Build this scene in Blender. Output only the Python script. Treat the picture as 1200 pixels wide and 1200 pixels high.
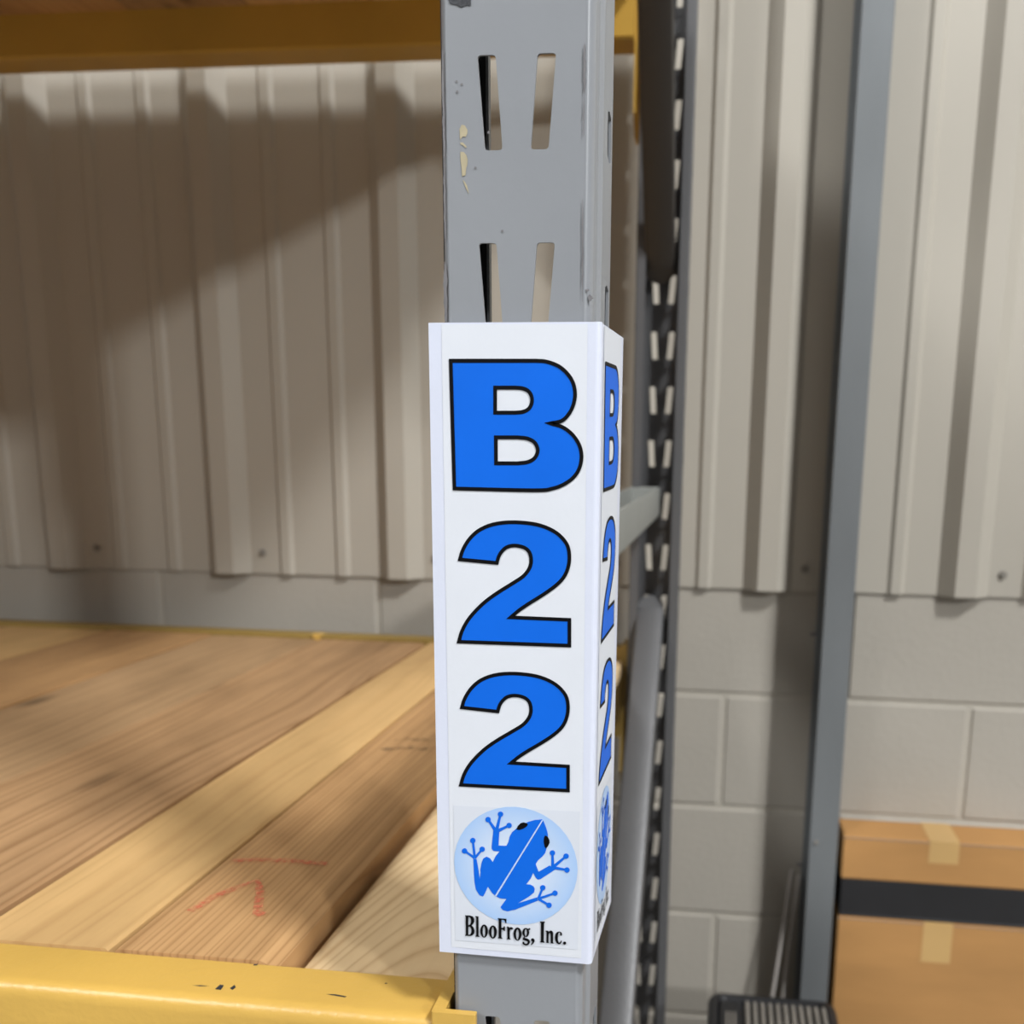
import bpy, bmesh, math, random
from mathutils import Matrix, Vector
random.seed(7)
PI = math.pi
sc = bpy.context.scene
for o in list(bpy.data.objects):
    bpy.data.objects.remove(o, do_unlink=True)
C = sc.collection

# ---------------------------------------------------------------- units
# coordinates below are in "slot units" (front slot row pitch = 0.1016); S turns
# them into metres, ZF is the floor, so every point is ((x)*S, (y)*S, (z-ZF)*S)
S = 0.75
ZF = -2.20
def W(x, y, z):
    return Vector((x * S, y * S, (z - ZF) * S))

# ---------------------------------------------------------------- camera
cam_d = bpy.data.cameras.new('camera')
cam = bpy.data.objects.new('camera', cam_d)
C.objects.link(cam)
sc.camera = cam
YAW, PITCH, ROLL = 0.1233, 0.2035, 0.0159
FPX, CX, CY = 1164.3, 698.84, 765.70
cy_, sy_ = math.cos(YAW), math.sin(YAW)
cp_, sp_ = math.cos(PITCH), math.sin(PITCH)
fwd = Vector((-sy_ * cp_, cy_ * cp_, -sp_))
right = Vector((cy_, sy_, 0.0))
up = right.cross(fwd)
r2 = right * math.cos(ROLL) + up * math.sin(ROLL)
u2 = up * math.cos(ROLL) - right * math.sin(ROLL)
mw = Matrix((( r2.x, u2.x, -fwd.x), (r2.y, u2.y, -fwd.y), (r2.z, u2.z, -fwd.z))).to_4x4()
mw.translation = W(0.1277, -0.6146, -0.2201)
cam.matrix_world = mw
cam_d.sensor_fit = 'HORIZONTAL'
cam_d.sensor_width = 36.0
cam_d.lens = FPX / 1200.0 * 36.0
cam_d.shift_x = (600.0 - CX) / 1200.0
cam_d.shift_y = (CY - 600.0) / 1200.0
cam_d.clip_start = 0.02
cam_d.clip_end = 100
cam_d.dof.use_dof = True
cam_d.dof.focus_distance = 0.475
cam_d.dof.aperture_fstop = 9.5

# ---------------------------------------------------------------- world, lamps, exposure
world = bpy.data.worlds.new('hall_ambient')
sc.world = world
world.use_nodes = True
bg = world.node_tree.nodes['Background']
bg.inputs[0].default_value = (0.98, 0.98, 1.0, 1)
bg.inputs[1].default_value = 0.215
def area_lamp(name, loc, aim, power, sx, sy, col=(0.97, 0.985, 1.0)):
    d = bpy.data.lights.new(name, 'AREA')
    d.shape = 'RECTANGLE'; d.size = sx; d.size_y = sy
    d.energy = power; d.color = col
    o = bpy.data.objects.new(name, d)
    o.location = W(*loc)
    o.rotation_euler = (W(*aim) - W(*loc)).to_track_quat('-Z', 'Y').to_euler()
    C.objects.link(o)
    return o
area_lamp('bay_or_fill_lamp', (3.75, -2.7, 5.3), (-0.2, 0.8, -0.4), 275, 0.65, 0.65)
area_lamp('bay_or_fill_lamp', (9.2, -10.3, 5.2), (-0.2, 0.8, -0.4), 410, 0.45, 0.45)
area_lamp('bay_or_fill_lamp', (-4.6, -5.2, 5.2), (-0.4, 0.4, -0.6), 260, 1.4, 1.4)  # soft fill added to lighten the post's shadow across the planks

sc.view_settings.view_transform = 'Standard'
sc.view_settings.look = 'None'
sc.view_settings.gamma = 1.0
sc.view_settings.use_curve_mapping = False
sc.view_settings.exposure = 0.0

# ---------------------------------------------------------------- helpers
def lin(c):
    return tuple((v / 12.92 if v <= 0.04045 else ((v + 0.055) / 1.055) ** 2.4) for v in [x / 255.0 for x in c])
def new_mat(name):
    m = bpy.data.materials.new(name); m.use_nodes = True
    nt = m.node_tree
    return m, nt, nt.nodes['Principled BSDF']
def N(nt, typ, **kw):
    n = nt.nodes.new(typ)
    for k, v in kw.items():
        setattr(n, k, v)
    return n
def noise_mat(name, col, rough=0.5, var=0.08, scale=8.0, bump=0.0, bscale=60.0, metal=0.0, spec=0.5, stretch=(1, 1, 1)):
    """flat paint with gentle mottling and fine relief"""
    m, nt, p = new_mat(name)
    tc = N(nt, 'ShaderNodeTexCoord'); mp = N(nt, 'ShaderNodeMapping')
    mp.inputs['Scale'].default_value = stretch
    nt.links.new(tc.outputs['Object'], mp.inputs[0])
    no = N(nt, 'ShaderNodeTexNoise'); no.inputs['Scale'].default_value = scale; no.inputs['Detail'].default_value = 5
    nt.links.new(mp.outputs[0], no.inputs['Vector'])
    rp = N(nt, 'ShaderNodeValToRGB')
    c = lin(col)
    rp.color_ramp.elements[0].position = 0.3; rp.color_ramp.elements[1].position = 0.7
    rp.color_ramp.elements[0].color = tuple(v * (1 - var) for v in c) + (1,)
    rp.color_ramp.elements[1].color = tuple(min(1, v * (1 + var)) for v in c) + (1,)
    nt.links.new(no.outputs['Fac'], rp.inputs[0])
    nt.links.new(rp.outputs[0], p.inputs['Base Color'])
    p.inputs['Roughness'].default_value = rough
    p.inputs['Metallic'].default_value = metal
    p.inputs['Specular IOR Level'].default_value = spec
    if bump:
        n2 = N(nt, 'ShaderNodeTexNoise'); n2.inputs['Scale'].default_value = bscale; n2.inputs['Detail'].default_value = 3
        nt.links.new(tc.outputs['Object'], n2.inputs['Vector'])
        b = N(nt, 'ShaderNodeBump'); b.inputs['Strength'].default_value = bump; b.inputs['Distance'].default_value = 0.004
        nt.links.new(n2.outputs['Fac'], b.inputs['Height']); nt.links.new(b.outputs[0], p.inputs['Normal'])
    return m
def chipped(m, col, thr=0.7, scale=35.0, stretch=(1, 1, 1), width=0.02):
    """paint worn through in small irregular spots"""
    nt = m.node_tree; p = nt.nodes['Principled BSDF']
    base = p.inputs['Base Color'].links[0].from_socket
    tc = N(nt, 'ShaderNodeTexCoord'); mp = N(nt, 'ShaderNodeMapping'); mp.inputs['Scale'].default_value = stretch
    nt.links.new(tc.outputs['Object'], mp.inputs[0])
    no = N(nt, 'ShaderNodeTexNoise'); no.inputs['Scale'].default_value = scale; no.inputs['Detail'].default_value = 4
    nt.links.new(mp.outputs[0], no.inputs['Vector'])
    rp = N(nt, 'ShaderNodeValToRGB'); rp.color_ramp.elements[0].position = thr; rp.color_ramp.elements[1].position = thr + width
    nt.links.new(no.outputs['Fac'], rp.inputs[0])
    mx = N(nt, 'ShaderNodeMix', data_type='RGBA')
    nt.links.new(rp.outputs[0], mx.inputs['Factor']); nt.links.new(base, mx.inputs[6])
    mx.inputs[7].default_value = lin(col) + (1,)
    nt.links.new(mx.outputs[2], p.inputs['Base Color'])
    return m

ROOTLOC = {}
def set_props(o, label=None, cat=None, group=None, kind=None):
    if label: o['label'] = label
    if cat: o['category'] = cat
    if group: o['group'] = group
    if kind: o['kind'] = kind
    return o
def thing(name, base, label=None, cat=None, group=None, kind=None):
    o = bpy.data.objects.new(name, None); C.objects.link(o)
    o.empty_display_size = 0.05
    o.location = W(*base); ROOTLOC[o] = W(*base)
    return set_props(o, label, cat, group, kind)
def link_mesh(name, me, parent=None, loc=None):
    o = bpy.data.objects.new(name, me); C.objects.link(o)
    if parent is not None:
        o.parent = parent
        if loc is not None: o.location = loc
    elif loc is not None:
        o.location = loc
    return o
class MB:
    """collects geometry in slot units"""
    def __init__(s): s.bm = bmesh.new()
    def v(s, p): return s.bm.verts.new(p)
    def face(s, pts):
        return s.bm.faces.new([s.bm.verts.new(p) for p in pts])
    def box(s, x0, x1, y0, y1, z0, z1, bev=0.0, seg=1):
        b = bmesh.new()
        bmesh.ops.create_cube(b, size=1.0)
        for v in b.verts:
            v.co = Vector((x0 + (v.co.x + .5) * (x1 - x0), y0 + (v.co.y + .5) * (y1 - y0), z0 + (v.co.z + .5) * (z1 - z0)))
        if bev: bmesh.ops.bevel(b, geom=b.edges[:], offset=bev, segments=seg, affect='EDGES', profile=0.5)
        s.merge(b)
    def merge(s, b):
        mp = {v: s.bm.verts.new(v.co) for v in b.verts}
        for f in b.faces: s.bm.faces.new([mp[v] for v in f.verts])
        b.free()
    def extrude_profile(s, prof, path_a, path_b, ex, ey, closed=True, caps=True):
        """prof: list of (a,b); swept from path_a to path_b with axes ex, ey"""
        A = Vector(path_a); B = Vector(path_b); ex = Vector(ex); ey = Vector(ey)
        va = [s.bm.verts.new(A + ex * a + ey * b) for a, b in prof]
        vb = [s.bm.verts.new(B + ex * a + ey * b) for a, b in prof]
        n = len(prof)
        for i in range(n if closed else n - 1):
            j = (i + 1) % n
            s.bm.faces.new([va[i], va[j], vb[j], vb[i]])
        if caps and closed:
            s.bm.faces.new(va[::-1]); s.bm.faces.new(vb)
    def tube(s, pts, r, n=8):
        rings = []
        for i, p in enumerate(pts):
            p = Vector(p)
            d = (Vector(pts[min(i + 1, len(pts) - 1)]) - Vector(pts[max(i - 1, 0)])).normalized()
            a = d.orthogonal().normalized(); b = d.cross(a)
            rings.append([s.bm.verts.new(p + a * r * math.cos(2 * PI * k / n) + b * r * math.sin(2 * PI * k / n)) for k in range(n)])
        for i in range(len(rings) - 1):
            for k in range(n):
                s.bm.faces.new([rings[i][k], rings[i][(k + 1) % n], rings[i + 1][(k + 1) % n], rings[i + 1][k]])
        s.bm.faces.new(rings[0][::-1]); s.bm.faces.new(rings[-1])
    def fill(s, loops, to3):
        """planar face with holes; loops of 2-D points, to3 maps to 3-D"""
        b = bmesh.new(); E = []
        for lp in loops:
            vs = [b.verts.new((p[0], p[1], 0)) for p in lp]
            E += [b.edges.new((vs[i], vs[(i + 1) % len(vs)])) for i in range(len(vs))]
        bmesh.ops.triangle_fill(b, edges=E, use_beauty=True, use_dissolve=False)
        for v in b.verts: v.co = Vector(to3(v.co.x, v.co.y))
        s.merge(b)
    def build(s, name, mat, parent=None, base=None, weld=0.0, smooth=None, recalc=True, solid=0.0):
        if weld: bmesh.ops.remove_doubles(s.bm, verts=s.bm.verts[:], dist=weld)
        if recalc: bmesh.ops.recalc_face_normals(s.bm, faces=s.bm.faces[:])
        root = parent
        while root is not None and root not in ROOTLOC: root = root.parent
        off = ROOTLOC[root] if root is not None else (W(*base) if base else Vector((0, 0, 0)))
        for v in s.bm.verts: v.co = W(*v.co) - off
        me = bpy.data.meshes.new(name); s.bm.to_mesh(me); s.bm.free()
        me.materials.append(mat)
        if smooth:
            for pl in me.polygons: pl.use_smooth = True
            me.set_sharp_from_angle(angle=math.radians(smooth))
        o = bpy.data.objects.new(name, me); C.objects.link(o)
        if parent is not None: o.parent = parent
        else:
            o.location = off; ROOTLOC[o] = off
        if solid:
            md = o.modifiers.new('sheet', 'SOLIDIFY'); md.thickness = solid * S; md.offset = -1.0; md.use_even_offset = True
        return o

# ---------------------------------------------------------------- materials
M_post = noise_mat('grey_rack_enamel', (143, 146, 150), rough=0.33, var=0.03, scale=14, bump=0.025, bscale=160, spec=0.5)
chipped(M_post, (96, 94, 92), thr=0.80, scale=60, stretch=(1.0, 1.0, 0.6), width=0.01)
M_shaded = noise_mat('grey_rack_enamel_shaded', (90, 90, 91), rough=0.4, var=0.05, scale=10, bump=0.08, bscale=200)  # rack grey darkened: shade on rear post and lower brace put into colour
M_brace = noise_mat('grey_brace_enamel', (148, 150, 145), rough=0.42, var=0.05, scale=10, bump=0.08, bscale=200)
M_shaded_br = noise_mat('shaded_brace_enamel', (54, 50, 46), rough=0.5, var=0.06, scale=10)  # shade under the upper diagonal brace put into its colour
M_yel = noise_mat('yellow_beam_enamel', (206, 166, 82), rough=0.35, var=0.07, scale=9, bump=0.10, bscale=180)
chipped(M_yel, (58, 56, 54), thr=0.735, scale=46, stretch=(0.6, 1.2, 1.2), width=0.01)
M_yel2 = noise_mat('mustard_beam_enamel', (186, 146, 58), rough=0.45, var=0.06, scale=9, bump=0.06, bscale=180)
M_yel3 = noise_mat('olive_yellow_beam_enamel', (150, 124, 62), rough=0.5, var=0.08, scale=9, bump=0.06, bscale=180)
M_panel = noise_mat('ivory_wall_sheet', (176, 170, 158), rough=0.5, var=0.03, scale=3, stretch=(1, 1, 0.4), spec=0.4)
M_block = noise_mat('painted_block', (172, 166, 155), rough=0.75, var=0.04, scale=4, bump=0.2, bscale=90, spec=0.25)
M_mortar = noise_mat('painted_mortar', (178, 172, 160), rough=0.8, var=0.04, scale=6, bump=0.4, bscale=90, spec=0.2)
M_floor = noise_mat('concrete_floor', (118, 114, 108), rough=0.6, var=0.12, scale=1.5, bump=0.1, bscale=40)
M_ceil = noise_mat('white_ceiling', (205, 205, 205), rough=0.8, var=0.03, scale=2)
M_holder = noise_mat('white_sign_board', (217, 222, 237), rough=0.42, var=0.012, scale=40, bump=0.03, bscale=300)
M_paper = noise_mat('white_sign_paper', (222, 226, 233), rough=0.5, var=0.012, scale=30, bump=0.02, bscale=300)
M_paper2 = noise_mat('off_white_logo_paper', (215, 220, 229), rough=0.5, var=0.012, scale=30)
M_blue = noise_mat('print_blue', (12, 104, 222), rough=0.5, var=0.03, scale=30, spec=0.2)
M_black = noise_mat('print_black', (8, 8, 11), rough=0.55, var=0.05, scale=30, spec=0.15)
M_white = noise_mat('print_pale_line', (190, 214, 244), rough=0.45, var=0.01, scale=30)
M_galv = noise_mat('galvanised_steel', (126, 130, 132), rough=0.42, var=0.12, scale=7, metal=0.35, stretch=(1, 1, 0.3))
M_dark = noise_mat('black_plastic', (34, 34, 36), rough=0.45, var=0.1, scale=20, bump=0.1, bscale=150)
M_rib = noise_mat('pale_grey_plastic_rib', (132, 127, 119), rough=0.5, var=0.12, scale=20)  # light grey against the black lid; also colours the handle glint
M_card = noise_mat('brown_cardboard', (178, 132, 78), rough=0.8, var=0.08, scale=6, stretch=(1, 1, 4))
M_tape = noise_mat('packing_tape', (196, 160, 104), rough=0.35, var=0.04, scale=10)
M_cable = noise_mat('grey_cable', (176, 170, 164), rough=0.6, var=0.05, scale=10)
M_tan = noise_mat('tan_scrape', (176, 165, 136), rough=0.7, var=0.10, scale=120)
M_wear = noise_mat('dark_scuff', (118, 116, 118), rough=0.6, var=0.18, scale=90)
M_tapeb = noise_mat('black_tape', (52, 54, 58), rough=0.55, var=0.25, scale=160, bump=0.3, bscale=400)
M_screw = noise_mat('screw_head', (132, 127, 119), rough=0.45, var=0.05, scale=20)
M_steel = noise_mat('bare_steel', (120, 120, 122), rough=0.35, var=0.05, scale=20, metal=0.7)

def disc_mat(name, cx, cz, r):
    """printed pale blue roundel, deeper blue toward its rim (print, in object space)"""
    m, nt, p = new_mat(name)
    at = N(nt, 'ShaderNodeAttribute'); at.attribute_name = 'print_uv'
    gr = N(nt, 'ShaderNodeVectorMath', operation='LENGTH')
    nt.links.new(at.outputs['Vector'], gr.inputs[0])
    rp = N(nt, 'ShaderNodeValToRGB')
    e = rp.color_ramp.elements
    e[0].position = 0.35; e[0].color = lin((214, 225, 240)) + (1,)
    e[1].position = 1.0; e[1].color = lin((168, 200, 240)) + (1,)
    nt.links.new(gr.outputs['Value'], rp.inputs[0]); nt.links.new(rp.outputs[0], p.inputs['Base Color'])
    p.inputs['Roughness'].default_value = 0.45
    return m
M_disc = disc_mat('print_roundel', 0, 0, 1)

def wood_mat(name, light, dark, lines=40.0, arc=0.0, seed=0.0, stain=0.25, grain=0.6, wob=0.05, pores=0.35):
    """flat-sawn softwood: thin latewood lines along the board that wander (arc > 0 bends them
    into flames), fine pores, honey/grey blotches and a few soft knots"""
    m, nt, p = new_mat(name)
    L = nt.links.new
    tc = N(nt, 'ShaderNodeTexCoord')
    sep = N(nt, 'ShaderNodeSeparateXYZ'); L(tc.outputs['Object'], sep.inputs[0])
    # slow wander of the grain
    mp = N(nt, 'ShaderNodeMapping'); mp.inputs['Location'].default_value = (seed, seed * 1.7, seed * .3)
    mp.inputs['Scale'].default_value = (4.0, 1.3, 4.0)
    L(tc.outputs['Object'], mp.inputs[0])
    warp = N(nt, 'ShaderNodeTexNoise'); warp.inputs['Scale'].default_value = 1.0; warp.inputs['Detail'].default_value = 2; warp.inputs['Roughness'].default_value = 0.4
    L(mp.outputs[0], warp.inputs['Vector'])
    # coordinate across the board, bent by the wander (and by arcs)
    a1 = N(nt, 'ShaderNodeMath', operation='MULTIPLY_ADD'); a1.inputs[1].default_value = wob
    L(warp.outputs['Fac'], a1.inputs[0]); L(sep.outputs['X'], a1.inputs[2])
    src = a1.outputs[0]
    if arc:
        # parabolic flames: x*x folded with distance along the board
        cx = N(nt, 'ShaderNodeMath', operation='ADD'); cx.inputs[1].default_value = -arc[0]; L(a1.outputs[0], cx.inputs[0])
        sq = N(nt, 'ShaderNodeMath', operation='MULTIPLY'); L(cx.outputs[0], sq.inputs[0]); L(cx.outputs[0], sq.inputs[1])
        s2 = N(nt, 'ShaderNodeMath', operation='MULTIPLY'); s2.inputs[1].default_value = arc[1]; L(sq.outputs[0], s2.inputs[0])
        yy = N(nt, 'ShaderNodeMath', operation='MULTIPLY_ADD'); yy.inputs[1].default_value = arc[2]; L(sep.outputs['Y'], yy.inputs[0]); L(s2.outputs[0], yy.inputs[2])
        src = yy.outputs[0]
    f = N(nt, 'ShaderNodeMath', operation='MULTIPLY'); f.inputs[1].default_value = lines; L(src, f.inputs[0])
    # uneven ring spacing
    n1 = N(nt, 'ShaderNodeTexNoise', noise_dimensions='1D'); n1.inputs['Scale'].default_value = 0.55; n1.inputs['Detail'].default_value = 1
    L(f.outputs[0], n1.inputs['W'])
    f2 = N(nt, 'ShaderNodeMath', operation='MULTIPLY_ADD'); f2.inputs[1].default_value = 1.6; L(n1.outputs['Fac'], f2.inputs[0]); L(f.outputs[0], f2.inputs[2])
    fr = N(nt, 'ShaderNodeMath', operation='FRACT'); L(f2.outputs[0], fr.inputs[0])
    ln = N(nt, 'ShaderNodeValToRGB')
    e = ln.color_ramp.elements
    e[0].position = 0.0; e[0].color = (0.5, 0.5, 0.5, 1); e[1].position = 1.0; e[1].color = (0.5, 0.5, 0.5, 1)
    for pos, val in ((0.14, 0.1), (0.35, 0.0), (0.72, 0.12), (0.90, 0.75), (0.96, 1.0)):
        q = e.new(pos); q.color = (val, val, val, 1)
    L(fr.outputs[0], ln.inputs[0])
    mod = N(nt, 'ShaderNodeMath', operation='MULTIPLY'); mod.inputs[1].default_value = grain; L(ln.outputs[0], mod.inputs[0])
    mp2 = N(nt, 'ShaderNodeMapping'); mp2.inputs['Scale'].default_value = (150, 5, 150); mp2.inputs['Location'].default_value = (seed * 9, seed, 0)
    L(tc.outputs['Object'], mp2.inputs[0])
    fine = N(nt, 'ShaderNodeTexNoise'); fine.inputs['Scale'].default_value = 1.0; fine.inputs['Detail'].default_value = 5
    L(mp2.outputs[0], fine.inputs['Vector'])
    ad = N(nt, 'ShaderNodeMath', operation='MULTIPLY_ADD'); ad.inputs[1].default_value = pores
    L(fine.outputs['Fac'], ad.inputs[0]); L(mod.outputs[0], ad.inputs[2])
    rp = N(nt, 'ShaderNodeValToRGB')
    rp.color_ramp.elements[0].color = lin(light) + (1,); rp.color_ramp.elements[1].color = lin(dark) + (1,)
    rp.color_ramp.elements[0].position = 0.10; rp.color_ramp.elements[1].position = 0.95
    L(ad.outputs[0], rp.inputs[0])
    mp3 = N(nt, 'ShaderNodeMapping'); mp3.inputs['Scale'].default_value = (13, 3.2, 13); mp3.inputs['Location'].default_value = (seed * 3, seed, 0)
    L(tc.outputs['Object'], mp3.inputs[0])
    blot = N(nt, 'ShaderNodeTexNoise'); blot.inputs['Scale'].default_value = 1.0; blot.inputs['Detail'].default_value = 6; blot.inputs['Roughness'].default_value = 0.6
    L(mp3.outputs[0], blot.inputs['Vector'])
    rb = N(nt, 'ShaderNodeValToRGB'); rb.color_ramp.elements[0].position = 0.42; rb.color_ramp.elements[1].position = 0.74
    L(blot.outputs['Fac'], rb.inputs[0])
    ms = N(nt, 'ShaderNodeMath', operation='MULTIPLY'); ms.inputs[1].default_value = stain; L(rb.outputs[0], ms.inputs[0])
    mx = N(nt, 'ShaderNodeMix', data_type='RGBA')
    L(ms.outputs[0], mx.inputs['Factor']); L(rp.outputs[0], mx.inputs[6])
    mx.inputs[7].default_value = lin(tuple(int(v * .66) for v in dark)) + (1,)
    # soft knots
    mp4 = N(nt, 'ShaderNodeMapping'); mp4.inputs['Scale'].default_value = (11, 4.2, 11); mp4.inputs['Location'].default_value = (seed * 2.3, seed * .7, 0)
    L(tc.outputs['Object'], mp4.inputs[0])
    vo = N(nt, 'ShaderNodeTexVoronoi'); vo.inputs['Scale'].default_value = 0.62; L(mp4.outputs[0], vo.inputs['Vector'])
    kr = N(nt, 'ShaderNodeValToRGB'); kr.color_ramp.elements[0].position = 0.03; kr.color_ramp.elements[0].color = (.6, .6, .6, 1); kr.color_ramp.elements[1].position = 0.10; kr.color_ramp.elements[1].color = (0, 0, 0, 1)
    L(vo.outputs['Distance'], kr.inputs[0])
    mk = N(nt, 'ShaderNodeMix', data_type='RGBA'); L(kr.outputs[0], mk.inputs['Factor']); L(mx.outputs[2], mk.inputs[6])
    mk.inputs[7].default_value = lin(tuple(int(v * .5) for v in dark)) + (1,)
    L(mk.outputs[2], p.inputs['Base Color'])
    p.inputs['Roughness'].default_value = 0.62; p.inputs['Specular IOR Level'].default_value = 0.3
    b = N(nt, 'ShaderNodeBump'); b.inputs['Strength'].default_value = 0.10; b.inputs['Distance'].default_value = 0.0008; b.invert = True
    L(ad.outputs[0], b.inputs['Height']); L(b.outputs[0], p.inputs['Normal'])
    return m
WOODS = [
    wood_mat('pine_pale_cathedral', (240, 212, 166), (200, 160, 112), lines=42, arc=(0.690, 26.0, 0.62), seed=1.3, stain=0.10, grain=0.55, wob=0.012, pores=0.25),
    wood_mat('fir_brown', (206, 164, 114), (140, 98, 56), lines=190, seed=4.1, stain=0.42, grain=0.45, wob=0.05, pores=0.55),
    wood_mat('pine_honey', (214, 176, 120), (168, 124, 72), lines=60, seed=7.7, stain=0.34, grain=0.22, wob=0.10, pores=0.35),
    wood_mat('fir_tan_knotty', (188, 150, 108), (134, 98, 62), lines=70, seed=10.9, stain=0.42, grain=0.5, wob=0.16, pores=0.4),
    wood_mat('fir_grey_tan', (184, 150, 110), (134, 102, 68), lines=80, seed=14.2, stain=0.42, grain=0.4, wob=0.12, pores=0.4),
]
M_chalk, nt_, p_ = new_mat('red_crayon')
p_.inputs['Base Color'].default_value = lin((222, 112, 84)) + (1,); p_.inputs['Roughness'].default_value = 0.8
_n = N(nt_, 'ShaderNodeTexNoise'); _n.inputs['Scale'].default_value = 260
_t = N(nt_, 'ShaderNodeTexCoord'); nt_.links.new(_t.outputs['Object'], _n.inputs['Vector'])
_r = N(nt_, 'ShaderNodeValToRGB'); _r.color_ramp.elements[0].position = 0.34; _r.color_ramp.elements[1].position = 0.62
nt_.links.new(_n.outputs['Fac'], _r.inputs[0])
_m = N(nt_, 'ShaderNodeMath', operation='MULTIPLY'); _m.inputs[1].default_value = 0.6
nt_.links.new(_r.outputs[0], _m.inputs[0]); nt_.links.new(_m.outputs[0], p_.inputs['Alpha'])
M_stamp, nt_, p_ = new_mat('faded_ink_stamp')
p_.inputs['Base Color'].default_value = lin((70, 60, 50)) + (1,); p_.inputs['Roughness'].default_value = 0.8
_n = N(nt_, 'ShaderNodeTexNoise'); _n.inputs['Scale'].default_value = 120
_t = N(nt_, 'ShaderNodeTexCoord'); nt_.links.new(_t.outputs['Object'], _n.inputs['Vector'])
_r = N(nt_, 'ShaderNodeValToRGB'); _r.color_ramp.elements[0].position = 0.40; _r.color_ramp.elements[1].position = 0.7
nt_.links.new(_n.outputs['Fac'], _r.inputs[0])
_m = N(nt_, 'ShaderNodeMath', operation='MULTIPLY'); _m.inputs[1].default_value = 0.55
nt_.links.new(_r.outputs[0], _m.inputs[0]); nt_.links.new(_m.outputs[0], p_.inputs['Alpha'])

# ================================================================ setting
# floor and ceiling of the hall
b = MB(); b.box(-7, 12, -14, 1.62, ZF - 0.15, ZF); fl = b.build('floor', M_floor, base=(0, 0, ZF)); set_props(fl, kind='structure', label='grey concrete warehouse floor')
b = MB(); b.box(-7, 12, -14, 1.62, 5.6, 5.75); ce = b.build('ceiling', M_ceil, base=(0, 0, 5.6)); set_props(ce, kind='structure', label='pale warehouse ceiling high above the racks')

YW = 1.505
wall = thing('wall_back', (0, YW, ZF), 'ivory wall of ribbed metal sheets above painted concrete blocks', None, None, 'structure')
b = MB(); b.box(-3.95, 3.6, YW + 0.0035, YW + 0.12, ZF, 5.6); b.build('mortar_backing', M_mortar, wall)
# concrete blocks, one shared mesh, running bond
BW, BH, BG = 0.517, 0.2578, 0.009
b = MB(); b.box(-BW / 2 + BG / 2, BW / 2 - BG / 2, 0, 0.06, BG / 2, BH - BG / 2, 0.004)
bmesh.ops.recalc_face_normals(b.bm, faces=b.bm.faces[:])
for v in b.bm.verts: v.co = Vector((v.co.x * S, v.co.y * S, v.co.z * S))
block_me = bpy.data.meshes.new('block'); b.bm.to_mesh(block_me); b.bm.free(); block_me.materials.append(M_block)
for r in range(0, 8):
    ztop = -0.483 - BH * (r - 0)
    if ztop - BH < ZF - 0.25: break
    x0 = -0.1115 if r % 2 == 0 else 0.147
    for k in range(-8, 8):
        xc = x0 + BW * (k + .5)
        if xc < -3.6 or xc > 3.2: continue
        if ztop - BH < ZF: continue
        o = bpy.data.objects.new('block', block_me); C.objects.link(o); o.parent = wall
        o.location = W(xc, YW + random.uniform(-.0006, .0006), ztop - BH) - ROOTLOC[wall]

# ribbed wall sheets (each three ribs wide)
YP = 1.5
RP = 0.398; RX = -0.57
def rib_profile(c):
    d = 0.029
    return [(c - .050, 0), (c - .020, -d), (c + .020, -d), (c + .050, 0)]
def sheet_profile(k0, n):
    pts = [(RX + RP * k0 - RP * .30, 0)]
    for k in range(k0, k0 + n):
        c = RX + RP * k
        if k > k0:
            m = c - RP / 2
            for q in (-.065, .065):
                pts += [(m + q - .017, 0), (m + q - .009, -.007), (m + q + .009, -.007), (m + q + .017, 0)]
        pts += rib_profile(c)
    pts.append((RX + RP * (k0 + n - 1) + RP * .30 - .0005 + RP * .4, 0))
    # minor ribs in the last valley belong to this sheet
    m = RX + RP * (k0 + n - 1) + RP / 2
    last = pts.pop()
    for q in (-.065, ):
        pts += [(m + q - .017, 0), (m + q - .009, -.007), (m + q + .009, -.007), (m + q + .017, 0)]
    pts += [(m + .0, 0)]
    return pts
for (k0, n) in ((-8, 3), (-5, 3), (-2, 3), (1, 3), (4, 3), (7, 2)):
    prof = sheet_profile(k0, n)
    if k0 > -8:   # start just behind the previous sheet's edge, with its first minor rib
        m = RX + RP * k0 - RP / 2; q = .065
        prof = [(m - .001, .0012), (m + q - .017, 0), (m + q - .009, -.007), (m + q + .009, -.007), (m + q + .017, 0)] + prof[1:]
    b = MB()
    b.extrude_profile(prof, (0, YP, -0.507), (0, YP, 5.6), (1, 0, 0), (0, 1, 0), closed=False)
    b.bm.normal_update()
    ms = b.build('metal_sheet', M_panel, wall, recalc=False, solid=0.0)
    md = ms.modifiers.new('sheet', 'SOLIDIFY'); md.thickness = 0.0025; md.offset = 0.0
    if True:
        for k in range(k0, k0 + n):
            for zz in (-0.461,):
                xs = RX + RP * k + 0.077
                s_ = MB()
                s_.tube([(xs, YP + .001, zz), (xs, YP - .004, zz)], 0.0085, 12)
                s_.tube([(xs, YP - .003, zz), (xs, YP - .0085, zz)], 0.0055, 6)
                s_.build('screw', M_screw, ms)

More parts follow.
